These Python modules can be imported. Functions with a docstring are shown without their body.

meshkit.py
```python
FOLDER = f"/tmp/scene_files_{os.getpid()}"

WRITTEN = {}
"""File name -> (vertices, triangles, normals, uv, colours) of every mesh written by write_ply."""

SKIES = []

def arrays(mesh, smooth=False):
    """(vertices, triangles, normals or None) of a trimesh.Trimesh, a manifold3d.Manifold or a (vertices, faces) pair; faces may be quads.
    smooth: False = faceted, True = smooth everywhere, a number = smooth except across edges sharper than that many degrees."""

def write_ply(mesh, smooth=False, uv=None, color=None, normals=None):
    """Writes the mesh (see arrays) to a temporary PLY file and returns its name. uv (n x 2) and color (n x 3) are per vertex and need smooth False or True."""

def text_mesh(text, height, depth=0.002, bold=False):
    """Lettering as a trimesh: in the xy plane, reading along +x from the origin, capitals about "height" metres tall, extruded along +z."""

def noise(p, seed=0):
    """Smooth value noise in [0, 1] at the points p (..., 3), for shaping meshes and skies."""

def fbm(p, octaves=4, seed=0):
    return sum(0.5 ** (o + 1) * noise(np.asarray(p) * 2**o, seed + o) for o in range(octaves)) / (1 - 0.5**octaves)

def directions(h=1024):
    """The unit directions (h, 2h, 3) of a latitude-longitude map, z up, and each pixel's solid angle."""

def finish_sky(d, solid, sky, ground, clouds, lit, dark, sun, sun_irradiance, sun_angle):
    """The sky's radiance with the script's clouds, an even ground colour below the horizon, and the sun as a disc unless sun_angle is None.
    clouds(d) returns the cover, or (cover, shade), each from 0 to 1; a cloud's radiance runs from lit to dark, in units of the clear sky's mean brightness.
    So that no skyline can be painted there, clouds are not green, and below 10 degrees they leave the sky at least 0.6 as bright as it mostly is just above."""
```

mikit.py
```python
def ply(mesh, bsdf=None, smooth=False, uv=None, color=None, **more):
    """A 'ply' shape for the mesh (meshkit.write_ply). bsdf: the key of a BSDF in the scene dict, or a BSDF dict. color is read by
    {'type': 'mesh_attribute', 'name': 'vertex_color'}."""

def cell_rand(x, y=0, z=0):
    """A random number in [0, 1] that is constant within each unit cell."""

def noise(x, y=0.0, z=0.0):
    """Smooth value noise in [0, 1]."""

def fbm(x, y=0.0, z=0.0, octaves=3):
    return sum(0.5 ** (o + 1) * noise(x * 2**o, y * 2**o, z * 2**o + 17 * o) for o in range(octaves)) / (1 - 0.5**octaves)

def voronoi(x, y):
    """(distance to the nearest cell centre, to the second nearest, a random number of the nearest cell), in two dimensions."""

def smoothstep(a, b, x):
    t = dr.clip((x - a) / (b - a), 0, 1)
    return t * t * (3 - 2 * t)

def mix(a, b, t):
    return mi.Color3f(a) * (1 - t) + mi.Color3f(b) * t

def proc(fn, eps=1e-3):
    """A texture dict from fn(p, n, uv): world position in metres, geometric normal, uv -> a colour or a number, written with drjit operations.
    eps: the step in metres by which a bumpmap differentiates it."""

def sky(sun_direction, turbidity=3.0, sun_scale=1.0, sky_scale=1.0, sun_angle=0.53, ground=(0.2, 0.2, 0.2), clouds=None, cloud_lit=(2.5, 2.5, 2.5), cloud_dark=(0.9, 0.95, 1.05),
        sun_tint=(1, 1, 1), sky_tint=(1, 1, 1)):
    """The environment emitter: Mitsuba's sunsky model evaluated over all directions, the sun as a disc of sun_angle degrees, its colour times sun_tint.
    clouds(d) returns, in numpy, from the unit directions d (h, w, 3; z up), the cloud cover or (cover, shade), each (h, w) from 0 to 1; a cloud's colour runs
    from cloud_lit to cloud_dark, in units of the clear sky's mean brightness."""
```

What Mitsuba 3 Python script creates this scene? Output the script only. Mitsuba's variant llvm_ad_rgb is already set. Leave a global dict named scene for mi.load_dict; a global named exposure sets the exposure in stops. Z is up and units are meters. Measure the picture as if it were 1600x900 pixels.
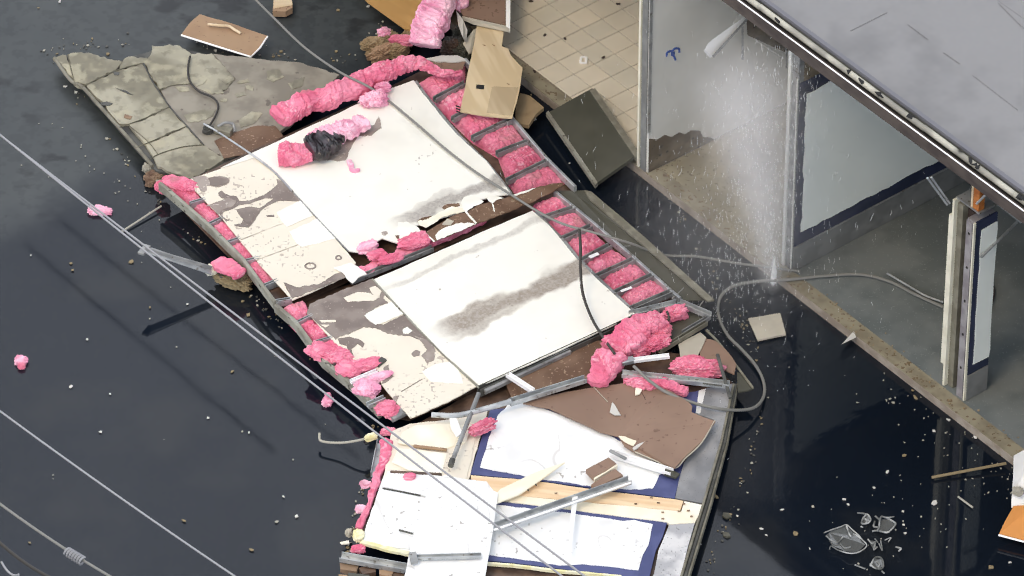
import math, random
import numpy as np, trimesh, drjit as dr, mitsuba as mi, mikit, meshkit
import mapbox_earcut as earcut
import manifold3d as m3
from mikit import noise, fbm, smoothstep, mix

# ------------------------------------------------------------------ camera, sky, exposure
PITCH, DIST, F = math.radians(40.0), 60.0, 9900.0
CAM = np.array([0.0, -DIST * math.cos(PITCH), DIST * math.sin(PITCH)])
FWD = np.array([0, math.cos(PITCH), -math.sin(PITCH)])
UPV = np.array([0, math.sin(PITCH), math.cos(PITCH)])
T = mi.ScalarTransform4f
scene, labels = {}, {}
scene['camera'] = {'type': 'perspective', 'fov': 2 * math.degrees(math.atan(800 / F)), 'fov_axis': 'x', 'near_clip': 1.0, 'far_clip': 2000.0,
                   'to_world': T().look_at(origin=CAM.tolist(), target=[0, 0, 0], up=[0, 0, 1])}
scene['sky_light'] = mikit.sky([-0.35, -0.45, 0.82], turbidity=3, sun_scale=0.14, sun_angle=20, sun_tint=(1.0, 0.93, 0.80), clouds=lambda d: 0.72 + 0.28 * meshkit.fbm(d * 2.2, 3, 4),
                               cloud_lit=(2.5, 2.6, 2.8), cloud_dark=(0.9, 0.95, 1.05))
exposure = 2.5

# ------------------------------------------------------------------ survey: a photo measurement -> a point on a level or upright plane of the place
def ray(px, py):
    return FWD + np.array([1.0, 0, 0]) * ((px - 800) / F) + UPV * ((450 - py) / F)
def at(px, py, z=0.0):
    d = ray(px, py)
    return CAM + d * ((z - CAM[2]) / d[2])
O = at(1003, 265, 0.10)
_e = at(1583, 714, 0.10) - O
UD = _e / np.linalg.norm(_e)                      # along the building front
VD = np.array([-UD[1], UD[0], 0.0])               # into the building
def B(u, v, z):
    return O * [1, 1, 0] + UD * u + VD * v + np.array([0, 0, z])
def uv_of(p):
    q = p - O
    return float(q @ UD), float(q @ VD)
def on_u(px, py, u):                              # a point of the upright plane u = const (the partition faces)
    d = ray(px, py); n = UD
    return CAM + d * (((O + UD * u - CAM) @ n) / (d @ n))
def crop(ox, oy, s, pts):
    return [(ox + x / s, oy + y / s) for x, y in pts]

# ------------------------------------------------------------------ entries
count = {}
def numbered(key):
    n = count.get(key, 0); count[key] = n + 1
    return key if n == 0 else f'{key}_{n:03d}'
def info(key, label=None, cat=None, group=None, kind=None):
    d = {k: v for k, v in (('label', label), ('category', cat), ('group', group), ('kind', kind)) if v}
    if d: labels[key] = {**labels.get(key, {}), **d}
def add(name, mesh, mat, parent=None, label=None, cat=None, group=None, kind=None, smooth=False):
    key = numbered(f'{parent}__{name}' if parent else name)
    scene[key] = mikit.ply(mesh, 'mat_' + mat, smooth=smooth)
    info(key, label, cat, group, kind)
    return key
def thing(name, label, cat, group=None):
    key = numbered(name); info(key, label, cat, group)
    return key

# ------------------------------------------------------------------ shapes
def ragged(pts, zs, amp, step, rng):
    out, oz = [], []
    for i in range(len(pts)):
        a, b = np.array(pts[i], float), np.array(pts[(i + 1) % len(pts)], float)
        za, zb = zs[i], zs[(i + 1) % len(pts)]
        L = np.linalg.norm(b - a); n = max(1, int(L / step))
        nrm = np.array([-(b - a)[1], (b - a)[0]]) / max(L, 1e-6)
        for k in range(n):
            t = k / n
            j = 0 if k == 0 else rng.uniform(-amp, amp)
            out.append(tuple(a + (b - a) * t + nrm * j)); oz.append(za + (zb - za) * t)
    return out, oz
def solid(top, t):
    """closed slab under the outline 'top' (n x 3 world points), t thick downwards"""
    top = np.asarray(top, float)
    x, y = top[:, 0], top[:, 1]
    if np.sum(x * np.roll(y, -1) - np.roll(x, -1) * y) < 0: top = top[::-1]
    n = len(top)
    tri = np.asarray(earcut.triangulate_float64(np.ascontiguousarray(top[:, :2]), np.array([n], np.uint32))).reshape(-1, 3).astype(int)
    a, b, c = (top[tri[:, k], :2] for k in range(3))
    w = (b - a)[:, 0] * (c - a)[:, 1] - (b - a)[:, 1] * (c - a)[:, 0] < 0
    tri[w] = tri[w][:, ::-1]
    i = np.arange(n); j = (i + 1) % n
    side = np.vstack([np.stack([i + n, j + n, j], 1), np.stack([i + n, j, i], 1)])
    return trimesh.Trimesh(np.vstack([top, top - [0, 0, t]]), np.vstack([tri, tri[:, ::-1] + n, side]), process=False)
def plate(pts, z, t=0.013, amp=0.0, step=6.0, seed=1):
    zs = list(z) if isinstance(z, (list, tuple)) else [z] * len(pts)
    if amp: pts, zs = ragged(pts, zs, amp, step, random.Random(seed))
    return solid([at(x, y, h) for (x, y), h in zip(pts, zs)], t)
def hull(pts):
    return m3.Manifold.hull_points(np.asarray(pts, float))
def boxuv(u0, u1, v0, v1, z0, z1):
    p = [B(u, v, z) for u in (u0, u1) for v in (v0, v1) for z in (z0, z1)]
    return hull(p)
def frame(d, up=(0, 0, 1.0)):
    d = d / np.linalg.norm(d); up = np.asarray(up, float)
    if abs(d @ up) > 0.95: up = np.array([0, 1.0, 0])
    s = np.cross(d, up); s /= np.linalg.norm(s)
    return s, np.cross(s, d)
def prism(p0, p1, prof, up=(0, 0, 1.0)):
    p0, p1 = np.asarray(p0, float), np.asarray(p1, float)
    s, w = frame(p1 - p0, up); prof = np.asarray(prof, float); n = len(prof)
    if np.sum(prof[:, 0] * np.roll(prof[:, 1], -1) - np.roll(prof[:, 0], -1) * prof[:, 1]) < 0: prof = prof[::-1]
    ring = prof[:, :1] * s + prof[:, 1:] * w
    tri = np.asarray(earcut.triangulate_float64(np.ascontiguousarray(prof), np.array([n], np.uint32))).reshape(-1, 3).astype(int)
    i = np.arange(n); j = (i + 1) % n
    f = np.vstack([tri, tri[:, ::-1] + n, np.stack([i, i + n, j + n], 1), np.stack([i, j + n, j], 1)])
    m = trimesh.Trimesh(np.vstack([p0 + ring, p1 + ring]), f, process=False)
    m.fix_normals()
    return m
def bar(p0, p1, w, h, up=(0, 0, 1.0)):
    c = min(w, h) * 0.15
    return prism(p0, p1, [(-w/2, -h/2 + c), (-w/2 + c, -h/2), (w/2 - c, -h/2), (w/2, -h/2 + c), (w/2, h/2 - c), (w/2 - c, h/2), (-w/2 + c, h/2), (-w/2, h/2 - c)], up)
def channel(p0, p1, w, h, up=(0, 0, 1.0), t=0.007):
    """steel stud: an open U with its mouth along up"""
    return prism(p0, p1, [(-w/2, -h/2), (w/2, -h/2), (w/2, h/2), (w/2 - t, h/2), (w/2 - t, -h/2 + t), (-w/2 + t, -h/2 + t), (-w/2 + t, h/2), (-w/2, h/2)], up)
def spline(pts, per=10):
    p = np.asarray(pts, float)
    if len(p) < 3: return p
    q = np.vstack([2 * p[0] - p[1], p, 2 * p[-1] - p[-2]])
    out = []
    for i in range(1, len(q) - 2):
        for t in np.linspace(0, 1, per, endpoint=False):
            a, b, c, d = q[i - 1], q[i], q[i + 1], q[i + 2]
            out.append(0.5 * (2 * b + (c - a) * t + (2 * a - 5 * b + 4 * c - d) * t * t + (3 * b - a - 3 * c + d) * t ** 3))
    return np.vstack([out, p[-1:]])
def tube(pts, r, sides=8, smooth=True):
    p = spline(pts) if smooth else np.asarray(pts, float)
    d = np.gradient(p, axis=0); d /= np.linalg.norm(d, axis=1, keepdims=True) + 1e-12
    a = np.cross(d, np.where(np.abs(d[:, 2:]) < 0.9, [0, 0, 1.0], [1.0, 0, 0])); a /= np.linalg.norm(a, axis=1, keepdims=True)
    b = np.cross(d, a); ang = np.arange(sides) * 2 * np.pi / sides
    rr = np.broadcast_to(r, (len(p),))[:, None, None]
    v = (p[:, None] + rr * (np.cos(ang)[None, :, None] * a[:, None] + np.sin(ang)[None, :, None] * b[:, None])).reshape(-1, 3)
    i, j = np.meshgrid(np.arange(len(p) - 1), np.arange(sides), indexing='ij'); k = (j + 1) % sides
    q = np.stack([i * sides + j, (i + 1) * sides + j, (i + 1) * sides + k, i * sides + k], -1).reshape(-1, 4)
    n = len(v)
    caps = [[n, (s + 1) % sides, s] for s in range(sides)] + [[n + 1, n - sides + s, n - sides + (s + 1) % sides] for s in range(sides)]
    m = trimesh.Trimesh(np.vstack([v, p[:1], p[-1:]]), np.vstack([q[:, [0, 1, 2]], q[:, [0, 2, 3]], caps]), process=False)
    m.fix_normals()
    return m
def P(*pts):
    """photo measurements (px, py, height) -> world points"""
    return [at(x, y, z) for x, y, z in pts]

def fibre(p, seed, f=1.0):
    """wrinkled glass-wool relief in about -0.5..0.5"""
    p = np.asarray(p) * f
    w = p + 0.05 * np.stack([meshkit.fbm(p * 9 + 3 * k, 2, seed + k) for k in range(3)], -1)
    st = np.array([[1.9, .9, 1], [-.35, .75, 1], [0, 0, 1.2]])
    r1 = 1 - np.abs(2 * meshkit.noise(w @ st * 9, seed) - 1)
    r2 = 1 - np.abs(2 * meshkit.noise(w @ st * 19, seed + 5) - 1)
    r3 = meshkit.fbm(w * 42, 2, seed + 9)
    return 0.55 * meshkit.fbm(w * 4, 2, seed + 7) - 0.24 * r1 ** 3 - 0.22 * r2 ** 3 + 0.16 * r3 - 0.08
def bay(quad, z, h, seed, rough=0.055, nu=34, nv=26):
    """an insulation batt lying in a stud bay: quad = four corners in order"""
    c = [at(x, y, z) for x, y in quad]
    s, t = np.meshgrid(np.linspace(0, 1, nu), np.linspace(0, 1, nv), indexing='ij')
    p = ((1 - s) * (1 - t))[..., None] * c[0] + (s * (1 - t))[..., None] * c[1] + (s * t)[..., None] * c[2] + ((1 - s) * t)[..., None] * c[3]
    e = (1 - np.abs(2 * s - 1) ** 5) * (1 - np.abs(2 * t - 1) ** 5)
    n = fibre(p, seed)
    big = meshkit.noise(p * 3.2, seed + 31)
    p = p.copy(); p[..., 2] += h * e * (0.55 + 0.6 * big) + rough * n * (0.35 + e) - 0.05 * (1 - e)
    i, j = np.meshgrid(np.arange(nu - 1), np.arange(nv - 1), indexing='ij')
    q = np.stack([i * nv + j, (i + 1) * nv + j, (i + 1) * nv + j + 1, i * nv + j + 1], -1).reshape(-1, 4)
    v = p.reshape(-1, 3); N = len(v)
    f = np.vstack([q[:, [0, 1, 2]], q[:, [0, 2, 3]]])
    rim = [k * nv for k in range(nu)] + [(nu - 1) * nv + k for k in range(1, nv)] + [k * nv + nv - 1 for k in range(nu - 2, -1, -1)] + [k for k in range(nv - 2, 0, -1)]
    low = v[rim].copy(); low[:, 2] = z - 0.09
    R = len(rim); k = np.arange(R); k2 = (k + 1) % R; rim = np.array(rim)
    side = np.vstack([np.stack([rim[k], N + k, N + k2], 1), np.stack([rim[k], N + k2, rim[k2]], 1)])
    bottom = np.array([[N, N + a + 1, N + a] for a in range(1, R - 1)])
    m = trimesh.Trimesh(np.vstack([v, low]), np.vstack([f, side, bottom]), process=False)
    m.fix_normals()
    return m
def batt(path, width, thick, seed, rough=0.05, per=14, sides=30, twist=0.0, taper=0.9):
    """a loose glass-wool batt following a path; width / thick may be lists along the path"""
    p = spline(path, per); n = len(p)
    tt = np.linspace(0, 1, n)
    W = np.interp(tt, np.linspace(0, 1, len(np.atleast_1d(width))), np.atleast_1d(width)) / 2
    H = np.interp(tt, np.linspace(0, 1, len(np.atleast_1d(thick))), np.atleast_1d(thick)) / 2
    d = np.gradient(p, axis=0); d /= np.linalg.norm(d, axis=1, keepdims=True)
    a = np.cross(d, [0, 0, 1.0]); a /= np.linalg.norm(a, axis=1, keepdims=True) + 1e-9
    b = np.cross(a, d)
    ang = np.arange(sides) * 2 * np.pi / sides
    ca, sa = np.cos(ang), np.sin(ang)
    sx, sy = np.sign(ca) * np.abs(ca) ** 0.5, np.sign(sa) * np.abs(sa) ** 0.5
    end = np.minimum(1, np.minimum(tt, 1 - tt) * n / 3.0) ** 0.5
    end = taper + (1 - taper) * end; end[0] = end[-1] = 0.55
    tw = twist * tt[:, None]
    ox, oy = W[:, None] * sx, H[:, None] * sy
    x = (ox * np.cos(tw) - oy * np.sin(tw)) * end[:, None]; y = (ox * np.sin(tw) + oy * np.cos(tw)) * end[:, None]
    v = p[:, None] + x[..., None] * a[:, None] + y[..., None] * b[:, None]
    out = v - p[:, None]; out /= np.linalg.norm(out, axis=-1, keepdims=True) + 1e-9
    L = np.concatenate([[0], np.cumsum(np.linalg.norm(np.diff(p, axis=0), axis=1))])[:, None]
    fold = 1 - np.abs(2 * meshkit.noise(np.stack([L * 11 + 0.5 * np.sin(ang + seed), 0.35 * np.cos(ang) + 0 * L, 0.35 * np.sin(ang) + 0 * L], -1) + seed, seed) - 1)
    v = v + out * (rough * (fibre(v, seed) - 0.5 * fold ** 4))[..., None] * 1.4
    v = v + 0.03 * (np.stack([meshkit.noise(p * 6 + 9 * k, seed + k) for k in range(3)], -1) - 0.5)[:, None]
    v = v.reshape(-1, 3)
    i, j = np.meshgrid(np.arange(n - 1), np.arange(sides), indexing='ij'); k = (j + 1) % sides
    q = np.stack([i * sides + j, (i + 1) * sides + j, (i + 1) * sides + k, i * sides + k], -1).reshape(-1, 4)
    N = len(v)
    caps = [[N, (s + 1) % sides, s] for s in range(sides)] + [[N + 1, N - sides + s, N - sides + (s + 1) % sides] for s in range(sides)]
    m = trimesh.Trimesh(np.vstack([v, p[:1], p[-1:]]), np.vstack([q[:, [0, 1, 2]], q[:, [0, 2, 3]], caps]), process=False)
    m.fix_normals()
    return m
def clump(px, py, z, rx, ry, rz, seed, rough=0.55, rot=0.0, sub=4):
    """a torn tuft; rx, ry, rz in metres, rx along the rotated x axis"""
    s = trimesh.creation.icosphere(sub); d = np.array(s.vertices)
    low = meshkit.fbm(d * 1.6 + seed * 7.3, 3, seed) - 0.5
    hi = fibre(d * 0.24 + seed * 1.7, seed)
    r = 1 + 0.9 * low + rough * hi
    v = np.sign(d) * np.abs(d) ** 0.8 * np.maximum(r, 0.15)[:, None] * [rx, ry, rz]
    c, q = math.cos(rot), math.sin(rot)
    v = v @ np.array([[c, q, 0], [-q, c, 0], [0, 0, 1]])
    return trimesh.Trimesh(v + at(px, py, z), s.faces, process=False)
def join(*ms):
    return trimesh.util.concatenate([trimesh.Trimesh(*meshkit.arrays(m)[:2], process=False) for m in ms])

# ------------------------------------------------------------------ materials
def rgb(c): return {'type': 'rgb', 'value': list(c)}
def mat(name, color, rough=0.7, spec=0.3, metallic=0.0, bump=None, bump_scale=0.0, **more):
    c = mikit.proc(color) if callable(color) else rgb(color)
    r = mikit.proc(rough) if callable(rough) else rough
    m = {'type': 'principled', 'base_color': c, 'roughness': r, 'specular': spec, 'metallic': metallic, **more}
    if bump: m = {'type': 'bumpmap', 'arbitrary': mikit.proc(bump, 2e-3), 'scale': bump_scale, 'bsdf': m}
    scene['mat_' + name] = {'type': 'twosided', 'bsdf': m}
    return name
def mottled(a, b, f, c=None, fc=60.0, lo=0.35, hi=0.65, amount=1.0):
    def fn(p, n, uv):
        t = smoothstep(lo, hi, fbm(p.x * f, p.y * f, p.z * f, 4)) * amount
        col = mix(a, b, t)
        if c is not None:
            s = smoothstep(0.68, 0.8, fbm(p.x * fc, p.y * fc, p.z * fc, 2))
            col = mix(col, c, s)
        return col
    return fn
WZ1, WZ2, WZ3 = 0.30, 0.27, 0.20                  # heights of the faces of the three fallen wall pieces
def band(p, a, b, w, f=6.0, wob=0.10):
    """0..1 along a smeared stain from a to b (world points), w metres half wide"""
    d = b - a; L = float(np.hypot(d[0], d[1])); dx, dy = d[0] / L, d[1] / L
    qx, qy = p.x - float(a[0]), p.y - float(a[1])
    s = qx * dx + qy * dy
    t = -qx * dy + qy * dx + (fbm(p.x * f, p.y * f, 3.0, 3) - 0.5) * wob * 2
    t = t + (noise(s * 3.0, 7.0, t * 14) - 0.5) * w * 0.7
    e = smoothstep(-0.12, 0.22, s) * (1 - smoothstep(L - 0.1, L + 0.15, s))
    return e * (1 - smoothstep(w * 0.35, w * 1.1, dr.abs(t)))
S1a, S1b = at(622, 352, WZ1), at(806, 266, WZ1)
S2a, S2b = at(690, 522, WZ2), at(945, 402, WZ2)
S3a, S3b = at(600, 452, WZ2), at(850, 338, WZ2)
S4a, S4b = at(640, 175, WZ1), at(668, 215, WZ1)
def drywall_fn(p, n, uv):
    c = mix((0.80, 0.79, 0.70), (0.84, 0.83, 0.77), fbm(p.x * 1.7, p.y * 1.7, 0.0, 3))
    g = fbm(p.x * 55, p.y * 55, 1.0, 2)
    grime = smoothstep(0.5, 0.85, fbm(p.x * 2.6, p.y * 2.6, 5.0, 4)) * 0.12
    c = mix(c, (0.45, 0.43, 0.38), grime)
    m1 = band(p, S1a, S1b, 0.12) * (0.62 + 0.35 * g)
    m2 = band(p, S2a, S2b, 0.165, wob=0.07) * (0.68 + 0.30 * g)
    m3_ = band(p, S3a, S3b, 0.045, wob=0.05) * (0.35 + 0.35 * g)
    m4 = band(p, S4a, S4b, 0.13) * 0.22
    c = mix(c, (0.30, 0.275, 0.25), dr.clip(m1, 0, 1)); c = mix(c, (0.255, 0.212, 0.175), dr.clip(m2, 0, 1))
    c = mix(c, (0.40, 0.38, 0.34), dr.clip(m3_, 0, 1)); c = mix(c, (0.5, 0.48, 0.42), dr.clip(m4, 0, 1))
    sp = smoothstep(0.88, 0.93, noise(p.x * 38, p.y * 38, 2.0) * 0.5 + noise(p.x * 9, p.y * 9, 4.0) * 0.5)
    return mix(c, (0.25, 0.22, 0.18), sp * 0.6)
mat('drywall', drywall_fn, 0.75)
def damp_fn(p, n, uv):
    c = mix((0.76, 0.71, 0.60), (0.69, 0.635, 0.53), fbm(p.x * 1.5, p.y * 3, 0.0, 3))
    sp = smoothstep(0.72, 0.85, noise(p.x * 42, p.y * 42, 2.0)) * smoothstep(0.50, 0.66, fbm(p.x * 4 + 3, p.y * 4, 8.0, 3))
    return mix(c, (0.36, 0.30, 0.25), sp * 0.7)
mat('damp_drywall', damp_fn, 0.7)
mat('bare_gypsum', mottled((0.86, 0.86, 0.80), (0.80, 0.79, 0.71), 5), 0.8)
mat('mud', mottled((0.185, 0.15, 0.132), (0.25, 0.21, 0.185), 7, (0.33, 0.28, 0.25), 50), 0.5, 0.4)
mat('mud_wash', mottled((0.34, 0.29, 0.255), (0.26, 0.215, 0.19), 9, (0.48, 0.43, 0.38), 40), 0.5, 0.4)
fibre_bump = lambda p, n, uv: fbm(p.x * 60, p.y * 60, p.z * 60, 3)
def wool(base, pale, white, deep, k):
    def fn(p, n, uv):
        q = (fbm(p.x * 5 + k, p.y * 5, p.z * 5, 3) - 0.5) * 0.25
        a, b = p.x * 0.8 + p.y * 0.6 + q, -p.x * 0.6 + p.y * 0.8 - q
        t = fbm(p.x * 5, p.y * 5, p.z * 5 + k, 4)
        c = mix(base, pale, smoothstep(0.3, 0.66, t))
        r = 1 - dr.abs(2 * noise(a * 7, b * 19, p.z * 12 + k) - 1)
        c = mix(c, deep, smoothstep(0.82, 1.0, r) * 0.5)
        f = smoothstep(0.5, 0.85, noise(a * 26, b * 80, p.z * 50)) * smoothstep(0.4, 0.6, fbm(p.x * 6, p.y * 6 + 5, p.z * 6, 2))
        c = mix(c, white, f * 0.5)
        dirt = smoothstep(0.64, 0.8, fbm(p.x * 4 + 9, p.y * 4, p.z * 4 + k, 4))
        return mix(c, (0.36, 0.20, 0.19), dirt * 0.5)
    return fn
mat('pink_wool', wool((0.66, 0.15, 0.245), (0.76, 0.255, 0.36), (0.88, 0.55, 0.62), (0.50, 0.09, 0.155), 0.0), 0.95, 0.1, bump=fibre_bump, bump_scale=0.007)
mat('pale_pink_wool', wool((0.72, 0.29, 0.43), (0.85, 0.52, 0.63), (0.92, 0.75, 0.79), (0.56, 0.15, 0.26), 3.0), 0.95, 0.1, bump=fibre_bump, bump_scale=0.007)
mat('wet_pink_wool', wool((0.57, 0.13, 0.21), (0.67, 0.21, 0.30), (0.82, 0.48, 0.55), (0.42, 0.08, 0.13), 7.0), 0.8, 0.2, bump=fibre_bump, bump_scale=0.007)
mat('brown_paper', mottled((0.125, 0.072, 0.045), (0.18, 0.112, 0.073), 4, (0.27, 0.19, 0.13), 45), 0.6, 0.3)
mat('brown_board', mottled((0.22, 0.142, 0.103), (0.27, 0.18, 0.132), 1.6, (0.17, 0.105, 0.075), 26, lo=0.3, hi=0.7), 0.55, 0.35)
mat('wet_brown', mottled((0.06, 0.037, 0.026), (0.12, 0.075, 0.052), 8), 0.4, 0.5)
mat('olive_board', mottled((0.06, 0.06, 0.045), (0.085, 0.083, 0.064), 2, lo=0.3, hi=0.7), 0.4, 0.45)
mat('olive_edge', mottled((0.22, 0.21, 0.165), (0.16, 0.15, 0.115), 12), 0.55)
mat('galvanised', mottled((0.36, 0.38, 0.39), (0.52, 0.54, 0.54), 9, (0.22, 0.21, 0.19), 30), 0.42, 0.5, 0.55)
mat('dull_steel', mottled((0.21, 0.215, 0.215), (0.32, 0.325, 0.32), 8, (0.14, 0.13, 0.11), 30), 0.5, 0.5, 0.3)
mat('white_metal', (0.80, 0.80, 0.80), 0.4, 0.5)
mat('dark_metal', mottled((0.05, 0.05, 0.046), (0.09, 0.09, 0.08), 9), 0.5, 0.4)
mat('rail_face', mottled((0.30, 0.30, 0.25), (0.20, 0.19, 0.155), 6, (0.09, 0.085, 0.07), 22), 0.6)
mat('navy_paint', mottled((0.055, 0.066, 0.17), (0.075, 0.088, 0.21), 5), 0.45, 0.4)
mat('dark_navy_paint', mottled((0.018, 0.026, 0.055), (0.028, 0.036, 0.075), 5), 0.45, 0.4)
def white_fn(p, n, uv):
    c = mix((0.80, 0.815, 0.815), (0.74, 0.75, 0.74), fbm(p.x * 2.2, p.y * 2.2, 0.0, 4))
    g = smoothstep(0.55, 0.85, fbm(p.x * 3.4 + 3, p.y * 3.4, 4.0, 5))
    c = mix(c, (0.42, 0.40, 0.36), g * 0.22)
    k = smoothstep(0.78, 0.86, fbm(p.x * 26, p.y * 26, 1.0, 2)) * smoothstep(0.45, 0.6, fbm(p.x * 2, p.y * 2, 9.0, 2))
    sc = 1 - dr.abs(2 * noise(p.x * 5 + 2.4 * p.y, p.y * 1.3 - p.x, 2.0) - 1)
    c = mix(c, (0.55, 0.53, 0.50), smoothstep(0.965, 0.995, sc) * smoothstep(0.5, 0.6, fbm(p.x * 4, p.y * 4, 2.0, 2)) * 0.6)
    return mix(c, (0.25, 0.22, 0.19), k * 0.7)
mat('white_board', white_fn, 0.5, 0.4)
mat('cream_board', mottled((0.80, 0.74, 0.58), (0.84, 0.82, 0.72), 3), 0.65)
def wood_fn(a, b, ax=(1.0, 0.0), f=30.0):
    def fn(p, n, uv):
        s = p.x * ax[0] + p.y * ax[1]; t = -p.x * ax[1] + p.y * ax[0]
        g = fbm(s * 1.6, t * f, p.z * f, 3)
        return mix(a, b, smoothstep(0.3, 0.7, g))
    return fn
mat('pine', wood_fn((0.70, 0.50, 0.30), (0.80, 0.63, 0.42), (0.98, -0.2)), 0.6)
mat('pale_plywood', wood_fn((0.55, 0.43, 0.26), (0.63, 0.51, 0.33), (-0.3, 0.95), 14), 0.65)
mat('tan_board', wood_fn((0.42, 0.245, 0.085), (0.50, 0.31, 0.12), (0.7, -0.7), 10), 0.6)
mat('hard_board', mottled((0.30, 0.19, 0.115), (0.35, 0.235, 0.145), 3, (0.2, 0.13, 0.08), 40), 0.65)
mat('orange_wood', wood_fn((0.33, 0.10, 0.025), (0.47, 0.17, 0.045), (1, 0), 22), 0.5)
mat('raw_wood', wood_fn((0.55, 0.42, 0.26), (0.66, 0.55, 0.38), (1, 0), 22), 0.6)
def stucco_fn(p, n, uv):
    t = fbm(p.x * 2.3, p.y * 2.3, 1.0, 4); s = fbm(p.x * 14, p.y * 14, 2.0, 3)
    c = mix((0.215, 0.202, 0.155), (0.37, 0.352, 0.275), smoothstep(0.35, 0.65, t))
    c = mix(c, (0.43, 0.40, 0.29), smoothstep(0.6, 0.75, fbm(p.x * 5, p.y * 5, 9.0, 3)) * 0.6)
    c = mix(c, (0.16, 0.15, 0.12), smoothstep(0.5, 0.8, s) * 0.5); c = mix(c, (0.45, 0.43, 0.32), smoothstep(0.55, 0.75, fbm(p.x * 9 + 6, p.y * 9, 4.0, 4)) * 0.5)
    return c
mat('stucco', stucco_fn, 0.85, 0.2, bump=lambda p, n, uv: fbm(p.x * 16, p.y * 16, p.z * 16, 4), bump_scale=0.03)
mat('stucco_joint', mottled((0.10, 0.095, 0.07), (0.16, 0.15, 0.11), 9), 0.9)
mat('wet_stucco', mottled((0.20, 0.18, 0.145), (0.28, 0.255, 0.205), 5, (0.14, 0.12, 0.095), 18), 0.5, 0.4)
mat('grey_render', mottled((0.20, 0.205, 0.215), (0.31, 0.315, 0.325), 4, (0.15, 0.155, 0.16), 80), 0.8, bump=lambda p, n, uv: fbm(p.x * 90, p.y * 90, p.z * 90, 2), bump_scale=0.004)
mat('pale_render', mottled((0.38, 0.385, 0.40), (0.62, 0.62, 0.62), 5, (0.22, 0.225, 0.23), 60), 0.8)
mat('rough_brick', mottled((0.14, 0.085, 0.06), (0.26, 0.18, 0.12), 6, (0.07, 0.05, 0.04), 25), 0.8)
mat('black_plastic', mottled((0.010, 0.008, 0.010), (0.05, 0.038, 0.045), 18), 0.25, 0.6)
mat('yellow_foam', mottled((0.70, 0.65, 0.35), (0.78, 0.75, 0.54), 14), 0.8)
mat('grey_wire', (0.33, 0.33, 0.34), 0.45, 0.4, 0.3)
mat('black_cable', (0.045, 0.042, 0.038), 0.5)
mat('grey_cable', (0.20, 0.20, 0.185), 0.5)
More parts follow.
